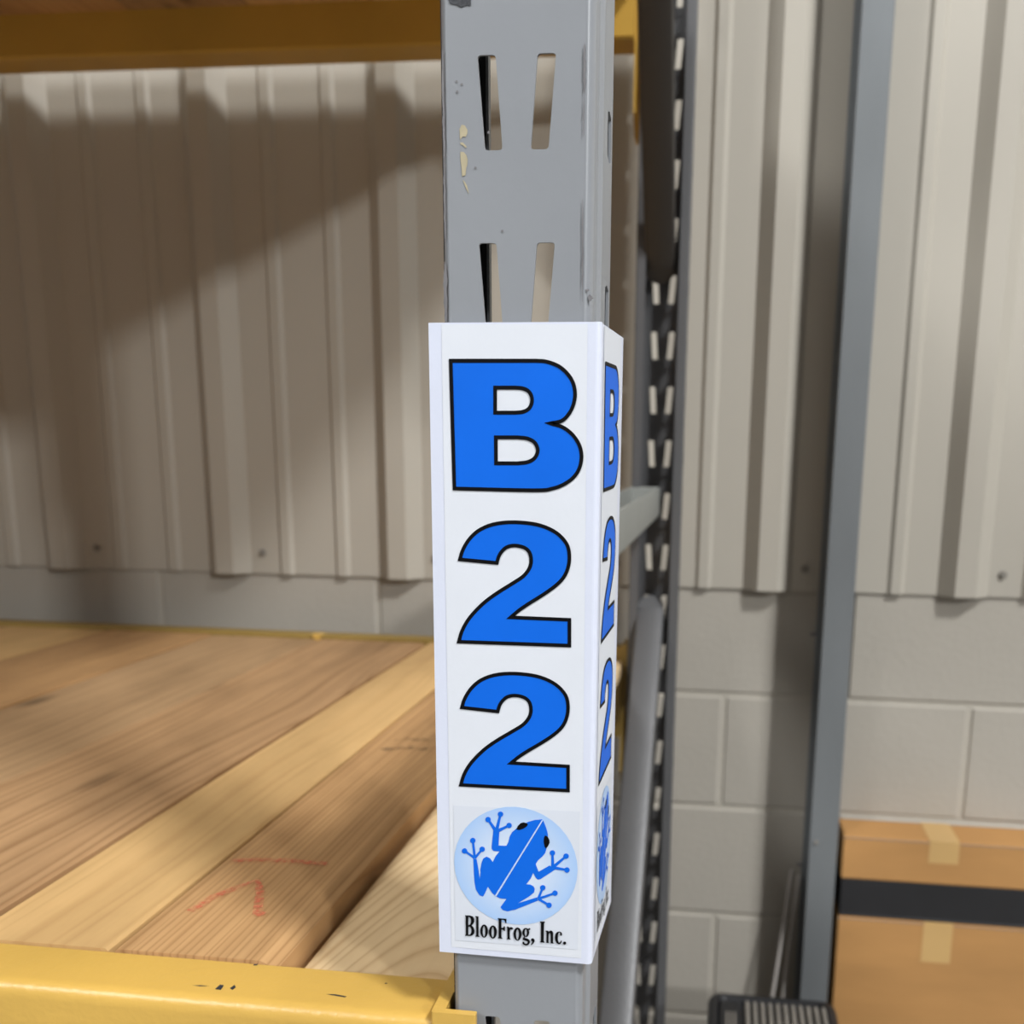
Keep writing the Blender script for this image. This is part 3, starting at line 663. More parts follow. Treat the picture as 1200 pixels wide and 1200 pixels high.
# ================================================================ aisle sign
TR = {'B':[[(-39.62,-169.47),(12.67,-169.2),(14.27,-169.27),(15.85,-169.31),(17.46,-169.41),(19.16,-169.68),(21.02,-170.14),(23.0,-170.73),(24.94,-171.46),(26.73,-172.31),(28.33,-173.32),(29.81,-174.48),(31.17,-175.73),(32.37,-177.0),(33.41,-178.26),(34.29,-179.56),(35.04,-180.92),(35.66,-182.32),(36.14,-183.81),(36.5,-185.36),(36.72,-186.94),(36.8,-188.51),(36.74,-190.08),(36.54,-191.67),(36.22,-193.23),(35.79,-194.74),(35.26,-196.19),(34.63,-197.6),(33.88,-198.94),(33.03,-200.18),(32.11,-201.35),(31.09,-202.44),(29.95,-203.41),(28.61,-204.2),(27.03,-204.75),(25.25,-205.09),(23.37,-205.35),(21.54,-205.65),(23.37,-206.08),(25.21,-206.47),(27.03,-206.93),(28.75,-207.56),(30.4,-208.39),(32.0,-209.37),(33.5,-210.48),(34.89,-211.68),(36.18,-213.0),(37.37,-214.44),(38.43,-215.96),(39.31,-217.51),(40.01,-219.08),(40.55,-220.7),(40.92,-222.36),(41.13,-224.03),(41.18,-225.75),(41.06,-227.52),(40.78,-229.27),(40.35,-230.94),(39.78,-232.52),(39.07,-234.04),(38.19,-235.49),(37.13,-236.86),(35.87,-238.17),(34.42,-239.4),(32.82,-240.55),(31.14,-241.58),(29.43,-242.51),(27.64,-243.33),(25.68,-244.04),(23.44,-244.64),(21.7,-245.13),(20.24,-245.5),(17.48,-245.77),(11.81,-245.96),(2.05,-246.04),(-10.75,-246.02),(-24.81,-245.95),(-38.35,-245.9)],[(-12.22,-184.98),(0.17,-184.88),(1.43,-184.96),(2.7,-185.01),(3.94,-185.12),(5.09,-185.36),(6.17,-185.72),(7.21,-186.18),(8.14,-186.76),(8.91,-187.51),(9.55,-188.48),(10.07,-189.64),(10.42,-190.87),(10.56,-192.07),(10.46,-193.28),(10.15,-194.52),(9.67,-195.69),(9.04,-196.68),(8.25,-197.47),(7.29,-198.11),(6.21,-198.62),(5.1,-199.03),(3.94,-199.3),(2.69,-199.43),(1.42,-199.51),(0.16,-199.61),(-12.29,-199.75)],[(-11.92,-214.44),(1.8,-214.25),(3.36,-214.37),(4.94,-214.47),(6.47,-214.62),(7.87,-214.9),(9.14,-215.33),(10.33,-215.85),(11.39,-216.49),(12.28,-217.28),(13.01,-218.26),(13.61,-219.4),(14.01,-220.62),(14.16,-221.81),(14.02,-223.01),(13.63,-224.24),(13.04,-225.41),(12.3,-226.42),(11.42,-227.24),(10.36,-227.92),(9.17,-228.48),(7.89,-228.95),(6.48,-229.28),(4.95,-229.48),(3.36,-229.63),(1.8,-229.8),(-11.89,-230.04)]],'2a':[[(-35.39,-289.96),(-34.92,-288.27),(-34.45,-286.59),(-33.83,-284.87),(-33.0,-283.06),(-32.01,-281.21),(-30.91,-279.44),(-29.73,-277.77),(-28.43,-276.18),(-26.98,-274.67),(-25.42,-273.24),(-23.71,-271.9),(-21.72,-270.66),(-19.42,-269.48),(-16.84,-268.39),(-14.0,-267.49),(-10.83,-266.78),(-7.39,-266.25),(-3.84,-265.91),(-0.09,-265.79),(3.78,-265.86),(7.39,-266.08),(10.58,-266.39),(13.53,-266.85),(16.34,-267.5),(19.12,-268.36),(21.77,-269.41),(24.17,-270.58),(26.28,-271.87),(28.14,-273.28),(29.78,-274.82),(31.23,-276.47),(32.46,-278.25),(33.39,-280.22),(33.98,-282.48),(34.28,-284.95),(34.36,-287.36),(34.22,-289.66),(33.86,-291.9),(33.31,-294.04),(32.6,-296.01),(31.7,-297.88),(30.56,-299.69),(29.16,-301.43),(27.5,-303.11),(25.54,-304.88),(23.17,-306.78),(20.48,-308.76),(17.67,-310.75),(14.63,-312.79),(11.46,-314.83),(8.6,-316.71),(6.26,-318.33),(4.23,-319.79),(2.33,-321.24),(0.53,-322.75),(-1.15,-324.25),(-2.83,-325.76),(34.75,-325.96),(34.92,-342.48),(-36.75,-342.83),(-36.12,-340.57),(-35.5,-338.31),(-34.68,-336.03),(-33.6,-333.68),(-32.32,-331.29),(-30.88,-328.97),(-29.28,-326.77),(-27.53,-324.62),(-25.6,-322.48),(-23.51,-320.29),(-21.26,-318.09),(-18.86,-315.97),(-16.31,-313.94),(-13.62,-311.98),(-10.8,-310.02),(-7.74,-307.99),(-4.56,-305.97),(-1.65,-304.08),(0.9,-302.44),(3.2,-300.93),(5.17,-299.37),(6.81,-297.68),(8.12,-295.94),(9.13,-294.22),(9.79,-292.53),(10.14,-290.85),(10.24,-289.17),(10.11,-287.44),(9.73,-285.71),(9.11,-284.21),(8.23,-283.03),(7.1,-282.07),(5.72,-281.32),(3.99,-280.75),(2.01,-280.39),(0.08,-280.25),(-1.72,-280.37),(-3.45,-280.73),(-5.0,-281.28),(-6.32,-282.08),(-7.44,-283.09),(-8.41,-284.15),(-9.23,-285.23),(-9.9,-286.36),(-10.47,-287.55),(-10.92,-288.83),(-11.27,-290.16),(-11.62,-291.49)]],'2b':[[(-35.28,-386.35),(-34.81,-384.66),(-34.34,-382.98),(-33.72,-381.26),(-32.89,-379.45),(-31.9,-377.6),(-30.8,-375.83),(-29.62,-374.16),(-28.32,-372.57),(-26.87,-371.06),(-25.31,-369.63),(-23.6,-368.29),(-21.61,-367.05),(-19.31,-365.87),(-16.73,-364.78),(-13.89,-363.88),(-10.72,-363.17),(-7.28,-362.64),(-3.73,-362.3),(0.02,-362.18),(3.89,-362.25),(7.5,-362.47),(10.69,-362.78),(13.64,-363.24),(16.45,-363.89),(19.23,-364.75),(21.88,-365.8),(24.28,-366.97),(26.39,-368.26),(28.25,-369.67),(29.89,-371.21),(31.34,-372.86),(32.57,-374.64),(33.5,-376.61),(34.09,-378.87),(34.39,-381.34),(34.47,-383.75),(34.33,-386.05),(33.97,-388.29),(33.42,-390.43),(32.71,-392.4),(31.81,-394.27),(30.67,-396.08),(29.27,-397.82),(27.61,-399.5),(25.65,-401.27),(23.28,-403.17),(20.59,-405.15),(17.78,-407.14),(14.74,-409.18),(11.57,-411.22),(8.71,-413.1),(6.37,-414.72),(4.34,-416.18),(2.44,-417.63),(0.64,-419.14),(-1.04,-420.64),(-2.72,-422.15),(34.86,-422.35),(35.03,-438.87),(-36.64,-439.22),(-36.01,-436.96),(-35.39,-434.7),(-34.57,-432.42),(-33.49,-430.07),(-32.21,-427.68),(-30.77,-425.36),(-29.17,-423.16),(-27.42,-421.01),(-25.49,-418.87),(-23.4,-416.68),(-21.15,-414.48),(-18.75,-412.36),(-16.2,-410.33),(-13.51,-408.37),(-10.69,-406.41),(-7.63,-404.38),(-4.45,-402.36),(-1.54,-400.47),(1.01,-398.83),(3.31,-397.32),(5.28,-395.76),(6.92,-394.07),(8.23,-392.33),(9.24,-390.61),(9.9,-388.92),(10.25,-387.24),(10.35,-385.56),(10.22,-383.83),(9.84,-382.1),(9.22,-380.6),(8.34,-379.42),(7.21,-378.46),(5.83,-377.71),(4.1,-377.14),(2.12,-376.78),(0.19,-376.64),(-1.61,-376.76),(-3.34,-377.12),(-4.89,-377.67),(-6.21,-378.47),(-7.33,-379.48),(-8.3,-380.54),(-9.12,-381.62),(-9.79,-382.75),(-10.36,-383.94),(-10.81,-385.22),(-11.16,-386.55),(-11.51,-387.88)]],'text':[[[(-34.75,-531.88),(-31.18,-531.8),(-29.29,-532.38),(-28.35,-534.14),(-28.37,-536.15),(-29.18,-537.89),(-30.3,-538.98),(-28.89,-540.37),(-28.21,-542.5),(-28.45,-544.7),(-29.51,-546.13),(-31.49,-546.9),(-34.83,-546.97),(-34.82,-546.39),(-34.28,-546.01),(-34.35,-532.95),(-34.76,-532.48)],[(-32.45,-532.96),(-31.19,-533.37),(-30.67,-534.66),(-30.69,-536.67),(-31.24,-538.38),(-32.52,-538.99)],[(-32.53,-539.99),(-31.26,-540.23),(-30.49,-541.84),(-30.51,-544.2),(-31.32,-545.77),(-32.59,-546.04)]],[[(-27.61,-531.92),(-25.4,-532.01),(-25.39,-546.13),(-24.89,-546.49),(-24.89,-547.03),(-27.68,-546.99),(-27.68,-546.59),(-27.1,-546.0),(-26.98,-533.03),(-27.61,-532.58)]],[[(-18.88,-542.25),(-18.99,-543.63),(-19.32,-544.91),(-19.83,-546.0),(-20.48,-546.8),(-21.22,-547.26),(-21.98,-547.32),(-22.72,-546.99),(-23.35,-546.29),(-23.85,-545.28),(-24.16,-544.05),(-24.25,-542.68),(-24.13,-541.3),(-23.81,-540.02),(-23.3,-538.94),(-22.65,-538.14),(-21.91,-537.69),(-21.15,-537.63),(-20.42,-537.96),(-19.78,-538.66),(-19.29,-539.66),(-18.98,-540.89)],[(-20.74,-542.67),(-20.79,-543.79),(-20.9,-544.82),(-21.07,-545.69),(-21.29,-546.31),(-21.53,-546.65),(-21.78,-546.67),(-22.02,-546.37),(-22.23,-545.78),(-22.39,-544.94),(-22.49,-543.92),(-22.52,-542.81),(-22.47,-541.69),(-22.36,-540.66),(-22.19,-539.8),(-21.97,-539.17),(-21.73,-538.84),(-21.47,-538.82),(-21.23,-539.11),(-21.03,-539.71),(-20.87,-540.54),(-20.77,-541.56)]],[[(-12.69,-542.42),(-12.81,-543.8),(-13.14,-545.08),(-13.66,-546.17),(-14.32,-546.97),(-15.07,-547.43),(-15.86,-547.49),(-16.61,-547.16),(-17.26,-546.46),(-17.77,-545.46),(-18.08,-544.23),(-18.19,-542.86),(-18.07,-541.49),(-17.73,-540.2),(-17.22,-539.12),(-16.55,-538.32),(-15.8,-537.87),(-15.02,-537.81),(-14.28,-538.14),(-13.62,-538.83),(-13.12,-539.83),(-12.8,-541.06)],[(-14.65,-542.81),(-14.69,-543.9),(-14.8,-544.91),(-14.97,-545.75),(-15.19,-546.36),(-15.43,-546.69),(-15.68,-546.71),(-15.92,-546.42),(-16.13,-545.85),(-16.29,-545.03),(-16.39,-544.04),(-16.42,-542.96),(-16.38,-541.87),(-16.27,-540.86),(-16.1,-540.02),(-15.88,-539.41),(-15.64,-539.09),(-15.39,-539.07),(-15.15,-539.35),(-14.94,-539.93),(-14.78,-540.74),(-14.68,-541.73)]],[[(-12.05,-532.23),(-6.06,-532.22),(-6.16,-535.56),(-6.63,-535.59),(-7.41,-533.49),(-8.19,-533.22),(-9.51,-533.23),(-9.53,-539.16),(-8.53,-539.08),(-7.74,-537.85),(-7.11,-537.8),(-7.12,-541.3),(-7.69,-541.35),(-8.37,-540.4),(-9.54,-540.23),(-9.56,-546.19),(-8.96,-546.54),(-8.96,-547.14),(-12.02,-546.99),(-12.02,-546.56),(-11.48,-546.01),(-11.43,-533.31),(-12.05,-532.86)]],[[(-5.85,-537.86),(-4.28,-538.01),(-4.03,-538.72),(-3.03,-537.97),(-1.78,-538.37),(-1.53,-539.18),(-2.25,-539.91),(-2.87,-539.63),(-3.5,-540.01),(-3.82,-541.04),(-3.83,-546.39),(-3.36,-546.75),(-3.36,-547.29),(-5.81,-547.22),(-5.81,-546.82),(-5.4,-546.35),(-5.54,-538.84),(-5.85,-538.36)]],[[(4.27,-542.55),(4.16,-543.93),(3.83,-545.21),(3.32,-546.29),(2.66,-547.1),(1.9,-547.55),(1.12,-547.61),(0.36,-547.28),(-0.3,-546.59),(-0.81,-545.59),(-1.14,-544.36),(-1.25,-543.0),(-1.13,-541.63),(-0.81,-540.35),(-0.29,-539.27),(0.37,-538.47),(1.12,-538.02),(1.91,-537.96),(2.66,-538.29),(3.32,-538.98),(3.83,-539.97),(4.16,-541.2)],[(2.45,-543.04),(2.42,-544.12),(2.3,-545.13),(2.13,-545.97),(1.9,-546.58),(1.65,-546.91),(1.38,-546.93),(1.12,-546.64),(0.89,-546.07),(0.72,-545.25),(0.61,-544.27),(0.57,-543.19),(0.61,-542.1),(0.72,-541.1),(0.9,-540.26),(1.12,-539.65),(1.38,-539.32),(1.65,-539.3),(1.9,-539.59),(2.13,-540.16),(2.3,-540.97),(2.42,-541.96)]],[[(9.59,-540.96),(9.49,-541.9),(9.22,-542.79),(8.78,-543.54),(8.22,-544.1),(7.58,-544.42),(6.91,-544.48),(6.27,-544.26),(5.71,-543.79),(5.27,-543.11),(4.99,-542.27),(4.9,-541.34),(4.99,-540.39),(5.27,-539.5),(5.7,-538.75),(6.27,-538.19),(6.91,-537.88),(7.57,-537.82),(8.21,-538.04),(8.77,-538.51),(9.21,-539.19),(9.49,-540.03)],[(8.03,-541.25),(7.99,-541.99),(7.9,-542.67),(7.76,-543.24),(7.57,-543.65),(7.36,-543.88),(7.14,-543.9),(6.92,-543.71),(6.73,-543.32),(6.59,-542.77),(6.49,-542.11),(6.46,-541.38),(6.49,-540.64),(6.58,-539.96),(6.73,-539.39),(6.92,-538.98),(7.13,-538.75),(7.35,-538.73),(7.56,-538.92),(7.75,-539.31),(7.9,-539.85),(7.99,-540.52)]],[[(8.49,-538.65),(9.33,-537.91),(9.96,-537.67),(10.33,-538.17),(10.05,-539.09),(9.18,-539.26)]],[[(5.9,-544.19),(5.12,-545.83),(5.12,-546.66),(7.31,-547.32),(8.32,-547.67),(8.57,-548.72),(7.47,-549.55),(6.38,-549.07),(6.06,-548.09),(5.28,-548.16),(4.81,-549.2),(5.59,-550.31),(7.47,-550.82),(9.2,-550.01),(10.07,-548.43),(9.88,-546.61),(8.56,-545.55),(6.53,-545.28),(6.43,-544.72),(6.84,-544.42)]],[[(10.91,-545.52),(12.0,-545.03),(13.1,-545.51),(13.32,-546.99),(12.48,-548.74),(11.08,-550.12),(10.7,-549.72),(11.7,-548.13),(11.76,-547.46),(10.91,-546.86)]],[[(16.95,-532.4),(20.21,-532.2),(20.21,-532.97),(19.69,-533.5),(19.57,-546.48),(20.07,-546.94),(20.07,-547.61),(17.07,-547.62),(17.07,-547.09),(17.63,-546.57),(17.57,-533.61),(16.95,-533.12)]],[[(20.86,-538.65),(22.57,-538.65),(22.83,-539.39),(23.97,-538.4),(25.21,-538.53),(25.94,-539.97),(25.99,-546.96),(26.3,-547.43),(26.21,-547.77),(24.12,-547.71),(24.34,-547.26),(24.21,-541.11),(23.76,-540.14),(23.21,-540.52),(22.9,-541.38),(22.87,-547.04),(23.19,-547.45),(23.09,-547.69),(21.13,-547.62),(21.44,-547.06),(21.4,-539.84),(20.87,-539.38)]],[[(30.02,-538.64),(31.27,-538.87),(31.95,-539.81),(31.97,-541.14),(31.29,-541.69),(30.66,-541.25),(30.81,-540.24),(30.49,-539.43),(29.87,-539.32),(29.36,-540.69),(29.19,-543.36),(29.4,-545.68),(29.93,-546.8),(30.71,-546.57),(31.32,-545.18),(31.88,-545.14),(31.64,-546.66),(30.72,-547.83),(29.63,-547.99),(28.38,-547.26),(27.44,-545.5),(27.2,-543.19),(27.56,-540.83),(28.48,-539.27)]],[[(34.9,-546.72),(34.8,-547.24),(34.5,-547.67),(34.07,-547.93),(33.59,-547.97),(33.15,-547.78),(32.84,-547.4),(32.73,-546.9),(32.83,-546.39),(33.13,-545.96),(33.56,-545.7),(34.05,-545.66),(34.48,-545.84),(34.79,-546.23)]]],'body':[[(17.9,-459.75),(18.77,-460.48),(20.39,-464.54),(21.47,-467.65),(21.94,-470.4),(21.78,-475.2),(21.05,-480.05),(20.11,-483.32),(18.21,-485.87),(15.54,-488.47),(13.82,-491.41),(15.76,-496.74),(23.22,-491.76),(27.06,-494.31),(17.13,-501.91),(15.59,-502.43),(14.04,-501.53),(12.11,-497.81),(10.58,-501.78),(7.49,-506.28),(10.2,-506.29),(12.33,-507.35),(13.3,-509.32),(12.73,-511.82),(9.44,-514.93),(1.87,-520.36),(14.86,-515.14),(15.26,-517.57),(-1.84,-526.09),(-0.27,-525.04),(-5.16,-526.86),(-8.58,-526.2),(-10.24,-524.26),(-8.56,-521.55),(-6.11,-517.96),(-10.5,-517.88),(-13.43,-516.45),(-15.86,-514.37),(-18.77,-509.96),(-20.76,-514.74),(-22.25,-517.43),(-24.69,-516.58),(-27.11,-512.64),(-28.04,-507.05),(-28.45,-498.89),(-28.65,-490.75),(-26.42,-490.6),(-25.12,-498.24),(-24.4,-504.73),(-23.77,-499.58),(-23.95,-498.16),(-22.93,-492.79),(-21.74,-489.87),(-19.6,-488.5),(-17.27,-489.35),(-15.34,-492.05),(-13.38,-487.66),(-10.66,-484.16),(-13.36,-484.22),(-15.11,-483.94),(-16.07,-482.59),(-16.06,-480.98),(-14.83,-469.64),(-10.79,-470.58),(-11.33,-480.05),(-6.01,-479.81),(-4.65,-476.98),(-3.68,-472.91),(-2.14,-470.0),(0.55,-467.43),(3.61,-465.24),(8.58,-462.13),(13.15,-460.45)]],'fingers':[[(-11.82,-469.54),(-17.76,-461.72),(-18.91,-462.6),(-13.84,-471.08)],[(-16.48,-462.04),(-16.63,-462.78),(-17.03,-463.43),(-17.64,-463.88),(-18.35,-464.07),(-19.05,-463.97),(-19.65,-463.6),(-20.05,-463.0),(-20.18,-462.28),(-20.04,-461.53),(-19.63,-460.89),(-19.03,-460.43),(-18.32,-460.24),(-17.62,-460.34),(-17.02,-460.72),(-16.62,-461.32)],[(-11.65,-470.53),(-9.22,-458.0),(-10.56,-457.75),(-14.01,-470.09)],[(-8.05,-457.76),(-8.19,-458.5),(-8.6,-459.14),(-9.2,-459.59),(-9.9,-459.78),(-10.61,-459.68),(-11.2,-459.31),(-11.6,-458.72),(-11.74,-457.99),(-11.59,-457.25),(-11.19,-456.61),(-10.59,-456.16),(-9.89,-455.97),(-9.18,-456.07),(-8.59,-456.45),(-8.19,-457.04)],[(-12.31,-471.41),(-3.82,-465.97),(-4.42,-464.72),(-13.36,-469.21)],[(-2.28,-465.22),(-2.42,-465.97),(-2.82,-466.61),(-3.42,-467.07),(-4.13,-467.26),(-4.83,-467.16),(-5.43,-466.78),(-5.83,-466.19),(-5.97,-465.46),(-5.82,-464.72),(-5.42,-464.08),(-4.82,-463.62),(-4.12,-463.43),(-3.42,-463.53),(-2.82,-463.91),(-2.42,-464.5)],[(-27.07,-489.29),(-34.15,-484.77),(-34.97,-486.02),(-28.1,-490.85)],[(-32.68,-485.27),(-32.84,-486.02),(-33.25,-486.69),(-33.86,-487.15),(-34.58,-487.35),(-35.3,-487.25),(-35.9,-486.87),(-36.3,-486.26),(-36.43,-485.53),(-36.28,-484.77),(-35.87,-484.11),(-35.26,-483.65),(-34.54,-483.45),(-33.82,-483.55),(-33.22,-483.93),(-32.82,-484.53)],[(-26.71,-489.91),(-28.13,-477.48),(-29.53,-477.74),(-28.46,-490.23)],[(-26.96,-477.48),(-27.11,-478.23),(-27.52,-478.89),(-28.13,-479.35),(-28.85,-479.55),(-29.56,-479.45),(-30.16,-479.07),(-30.56,-478.47),(-30.7,-477.73),(-30.55,-476.98),(-30.14,-476.33),(-29.53,-475.87),(-28.81,-475.67),(-28.1,-475.77),(-27.5,-476.15),(-27.1,-476.75)],[(-26.92,-490.61),(-21.94,-483.78),(-23.01,-482.93),(-28.26,-489.53)],[(-20.61,-483.23),(-20.75,-483.98),(-21.16,-484.64),(-21.77,-485.1),(-22.49,-485.3),(-23.2,-485.2),(-23.8,-484.82),(-24.2,-484.22),(-24.34,-483.48),(-24.19,-482.73),(-23.78,-482.07),(-23.17,-481.61),(-22.46,-481.41),(-21.74,-481.51),(-21.14,-481.89),(-20.74,-482.49)],[(26.42,-492.92),(25.76,-482.64),(24.38,-482.76),(24.24,-493.12)],[(26.9,-482.57),(26.77,-483.32),(26.37,-483.97),(25.78,-484.43),(25.08,-484.62),(24.38,-484.53),(23.78,-484.15),(23.38,-483.55),(23.24,-482.83),(23.37,-482.08),(23.77,-481.43),(24.36,-480.97),(25.06,-480.78),(25.76,-480.87),(26.35,-481.25),(26.76,-481.85)],[(26.04,-493.84),(34.68,-484.87),(33.78,-483.83),(24.62,-492.19)],[(36.05,-484.22),(35.92,-484.97),(35.53,-485.62),(34.94,-486.08),(34.25,-486.27),(33.55,-486.18),(32.95,-485.8),(32.55,-485.2),(32.4,-484.48),(32.53,-483.73),(32.92,-483.08),(33.51,-482.62),(34.21,-482.43),(34.91,-482.53),(35.5,-482.9),(35.91,-483.5)],[(25.15,-494.17),(34.78,-494.79),(35.0,-493.35),(25.51,-491.87)],[(36.72,-493.94),(36.59,-494.69),(36.2,-495.35),(35.61,-495.81),(34.91,-496.01),(34.21,-495.91),(33.61,-495.53),(33.21,-494.93),(33.06,-494.2),(33.19,-493.45),(33.59,-492.8),(34.18,-492.34),(34.87,-492.14),(35.58,-492.24),(36.17,-492.61),(36.58,-493.21)],[(16.45,-516.39),(19.34,-508.13),(18.05,-507.67),(14.84,-515.81)],[(20.54,-507.76),(20.41,-508.52),(20.01,-509.19),(19.41,-509.66),(18.7,-509.86),(18.0,-509.76),(17.39,-509.38),(16.99,-508.78),(16.85,-508.04),(16.98,-507.28),(17.38,-506.62),(17.98,-506.15),(18.69,-505.95),(19.39,-506.04),(20.0,-506.42),(20.4,-507.03)],[(15.92,-516.96),(27.22,-511.84),(26.77,-510.48),(15.36,-515.25)],[(28.84,-511.02),(28.7,-511.78),(28.31,-512.44),(27.71,-512.91),(27.01,-513.12),(26.3,-513.02),(25.7,-512.64),(25.29,-512.04),(25.15,-511.3),(25.28,-510.54),(25.68,-509.87),(26.27,-509.4),(26.98,-509.2),(27.69,-509.3),(28.29,-509.68),(28.69,-510.28)],[(15.2,-516.93),(22.66,-520.8),(23.35,-519.47),(16.08,-515.28)],[(24.86,-519.99),(24.72,-520.76),(24.32,-521.43),(23.73,-521.9),(23.02,-522.11),(22.31,-522.01),(21.7,-521.63),(21.3,-521.02),(21.15,-520.28),(21.29,-519.51),(21.69,-518.84),(22.29,-518.37),(22.99,-518.17),(23.7,-518.26),(24.31,-518.64),(24.71,-519.25)]],'eyes':[[(0.74,-467.82),(1.7,-465.36),(3.61,-463.25),(5.52,-462.53),(7.82,-462.98),(8.58,-463.92),(7.63,-465.37),(5.53,-466.91),(2.85,-468.08)],[(20.04,-470.73),(21.57,-471.22),(22.91,-473.53),(23.19,-475.5),(22.18,-477.97),(20.85,-479.74),(19.89,-478.93),(19.11,-475.38),(19.29,-472.57)]],'line':[[(17.78,-460.27),(18.77,-460.21),(-12.94,-516.41),(-14.11,-516.3)]],'circ':(0.02500000000000213,-494.195,41.935),'paper':[(-46.14,-148.61),(42.59,-147.82),(49.57,-557.26),(-43.98,-557.54)],'frogbox':[(-41.94,-454.41),(43.33,-452.61),(42.81,-550.94),(-42.09,-551.03)]}
sign = thing('aisle_sign', (0, -.003, -.562), 'white folded sign on the grey post printed with blue B22 and a blue frog logo', 'sign')
YS0 = -.0045            # front face of the board
XL_, XR_ = -.0533, .0523
ZT, ZB = -.1474, -.5609
# board: front flap, rounded fold, side flap that splays a little and is cut slightly skew
SIDE = .1155
def side_pt(s, z, off=0.0):
    """point on the side flap: s from the fold, z on the front's scale"""
    k = s / SIDE
    t = (z - ZB) / (ZT - ZB)
    x = XR_ + .0012 * k + off
    zz = z + (.0035 * t - .0055 * (1 - t)) * k
    return (x, YS0 + .002 + s * (.975 - .075 * (1 - t)), zz)
b = MB()
cols = []
n = 10
for x in (XL_, -.03, 0, .03, XR_ - .0035): cols.append(((x, YS0, ZT + .0006 * (x - XL_) / .1), (x, YS0, ZB - .0007 * (x - XL_) / .1)))
for i in range(1, 5):
    a = PI / 2 * i / 5
    cols.append(((XR_ - .0035 + .0035 * math.sin(a), YS0 + .0035 * (1 - math.cos(a)), ZT + .0007), (XR_ - .0035 + .0035 * math.sin(a), YS0 + .0035 * (1 - math.cos(a)), ZB - .0008)))
for s in (.002, .03, .06, .09, SIDE): cols.append((side_pt(s, ZT), side_pt(s, ZB)))
vt = [(b.v(p), b.v(q)) for p, q in cols]
for i in range(len(vt) - 1): b.bm.faces.new([vt[i][0], vt[i + 1][0], vt[i + 1][1], vt[i][1]])
b.bm.normal_update()
if b.bm.faces[:][0].normal.y > 0: bmesh.ops.reverse_faces(b.bm, faces=b.bm.faces[:])
board = b.build('folded_board', M_holder, sign, recalc=False)
md = board.modifiers.new('sheet', 'SOLIDIFY'); md.thickness = .0016 * S; md.offset = -1.0
def front_map(dy): return lambda x, z: (x, YS0 - dy, z)
def side_map(dy): return lambda x, z: side_pt(x + .0533, z, dy)
def mm(lp): return [(x / 1000.0, z / 1000.0) for x, z in lp]
def sheet(name, loops, to3, mat, parent, outward):
    b = MB(); b.fill(loops, to3); b.bm.normal_update()
    for f in b.bm.faces:
        if f.normal.dot(Vector(outward)) < 0: f.normal_flip()
    return b.build(name, mat, parent, recalc=False)
def stroke(name, loops, w, to3, mat, parent, outward):
    """closed outlines as mitred ribbons of half width w"""
    b = MB()
    for lp in loops:
        n = len(lp); A = []; Bv = []
        for i in range(n):
            p = Vector(lp[i]); a = Vector(lp[i - 1]); c = Vector(lp[(i + 1) % n])
            d1 = (p - a).normalized(); d2 = (c - p).normalized()
            n1 = Vector((-d1.y, d1.x)); n2 = Vector((-d2.y, d2.x)); m = n1 + n2
            if m.length < .15: m = n1
            m.normalize(); k = w / max(.32, m.dot(n1))
            A.append(b.v(to3(*(p + m * k)))); Bv.append(b.v(to3(*(p - m * k))))
        for i in range(n):
            j = (i + 1) % n
            b.bm.faces.new([A[i], A[j], Bv[j], Bv[i]])
    b.bm.normal_update()
    for f in b.bm.faces:
        if f.normal.dot(Vector(outward)) < 0: f.normal_flip()
    return b.build(name, mat, parent, recalc=False)
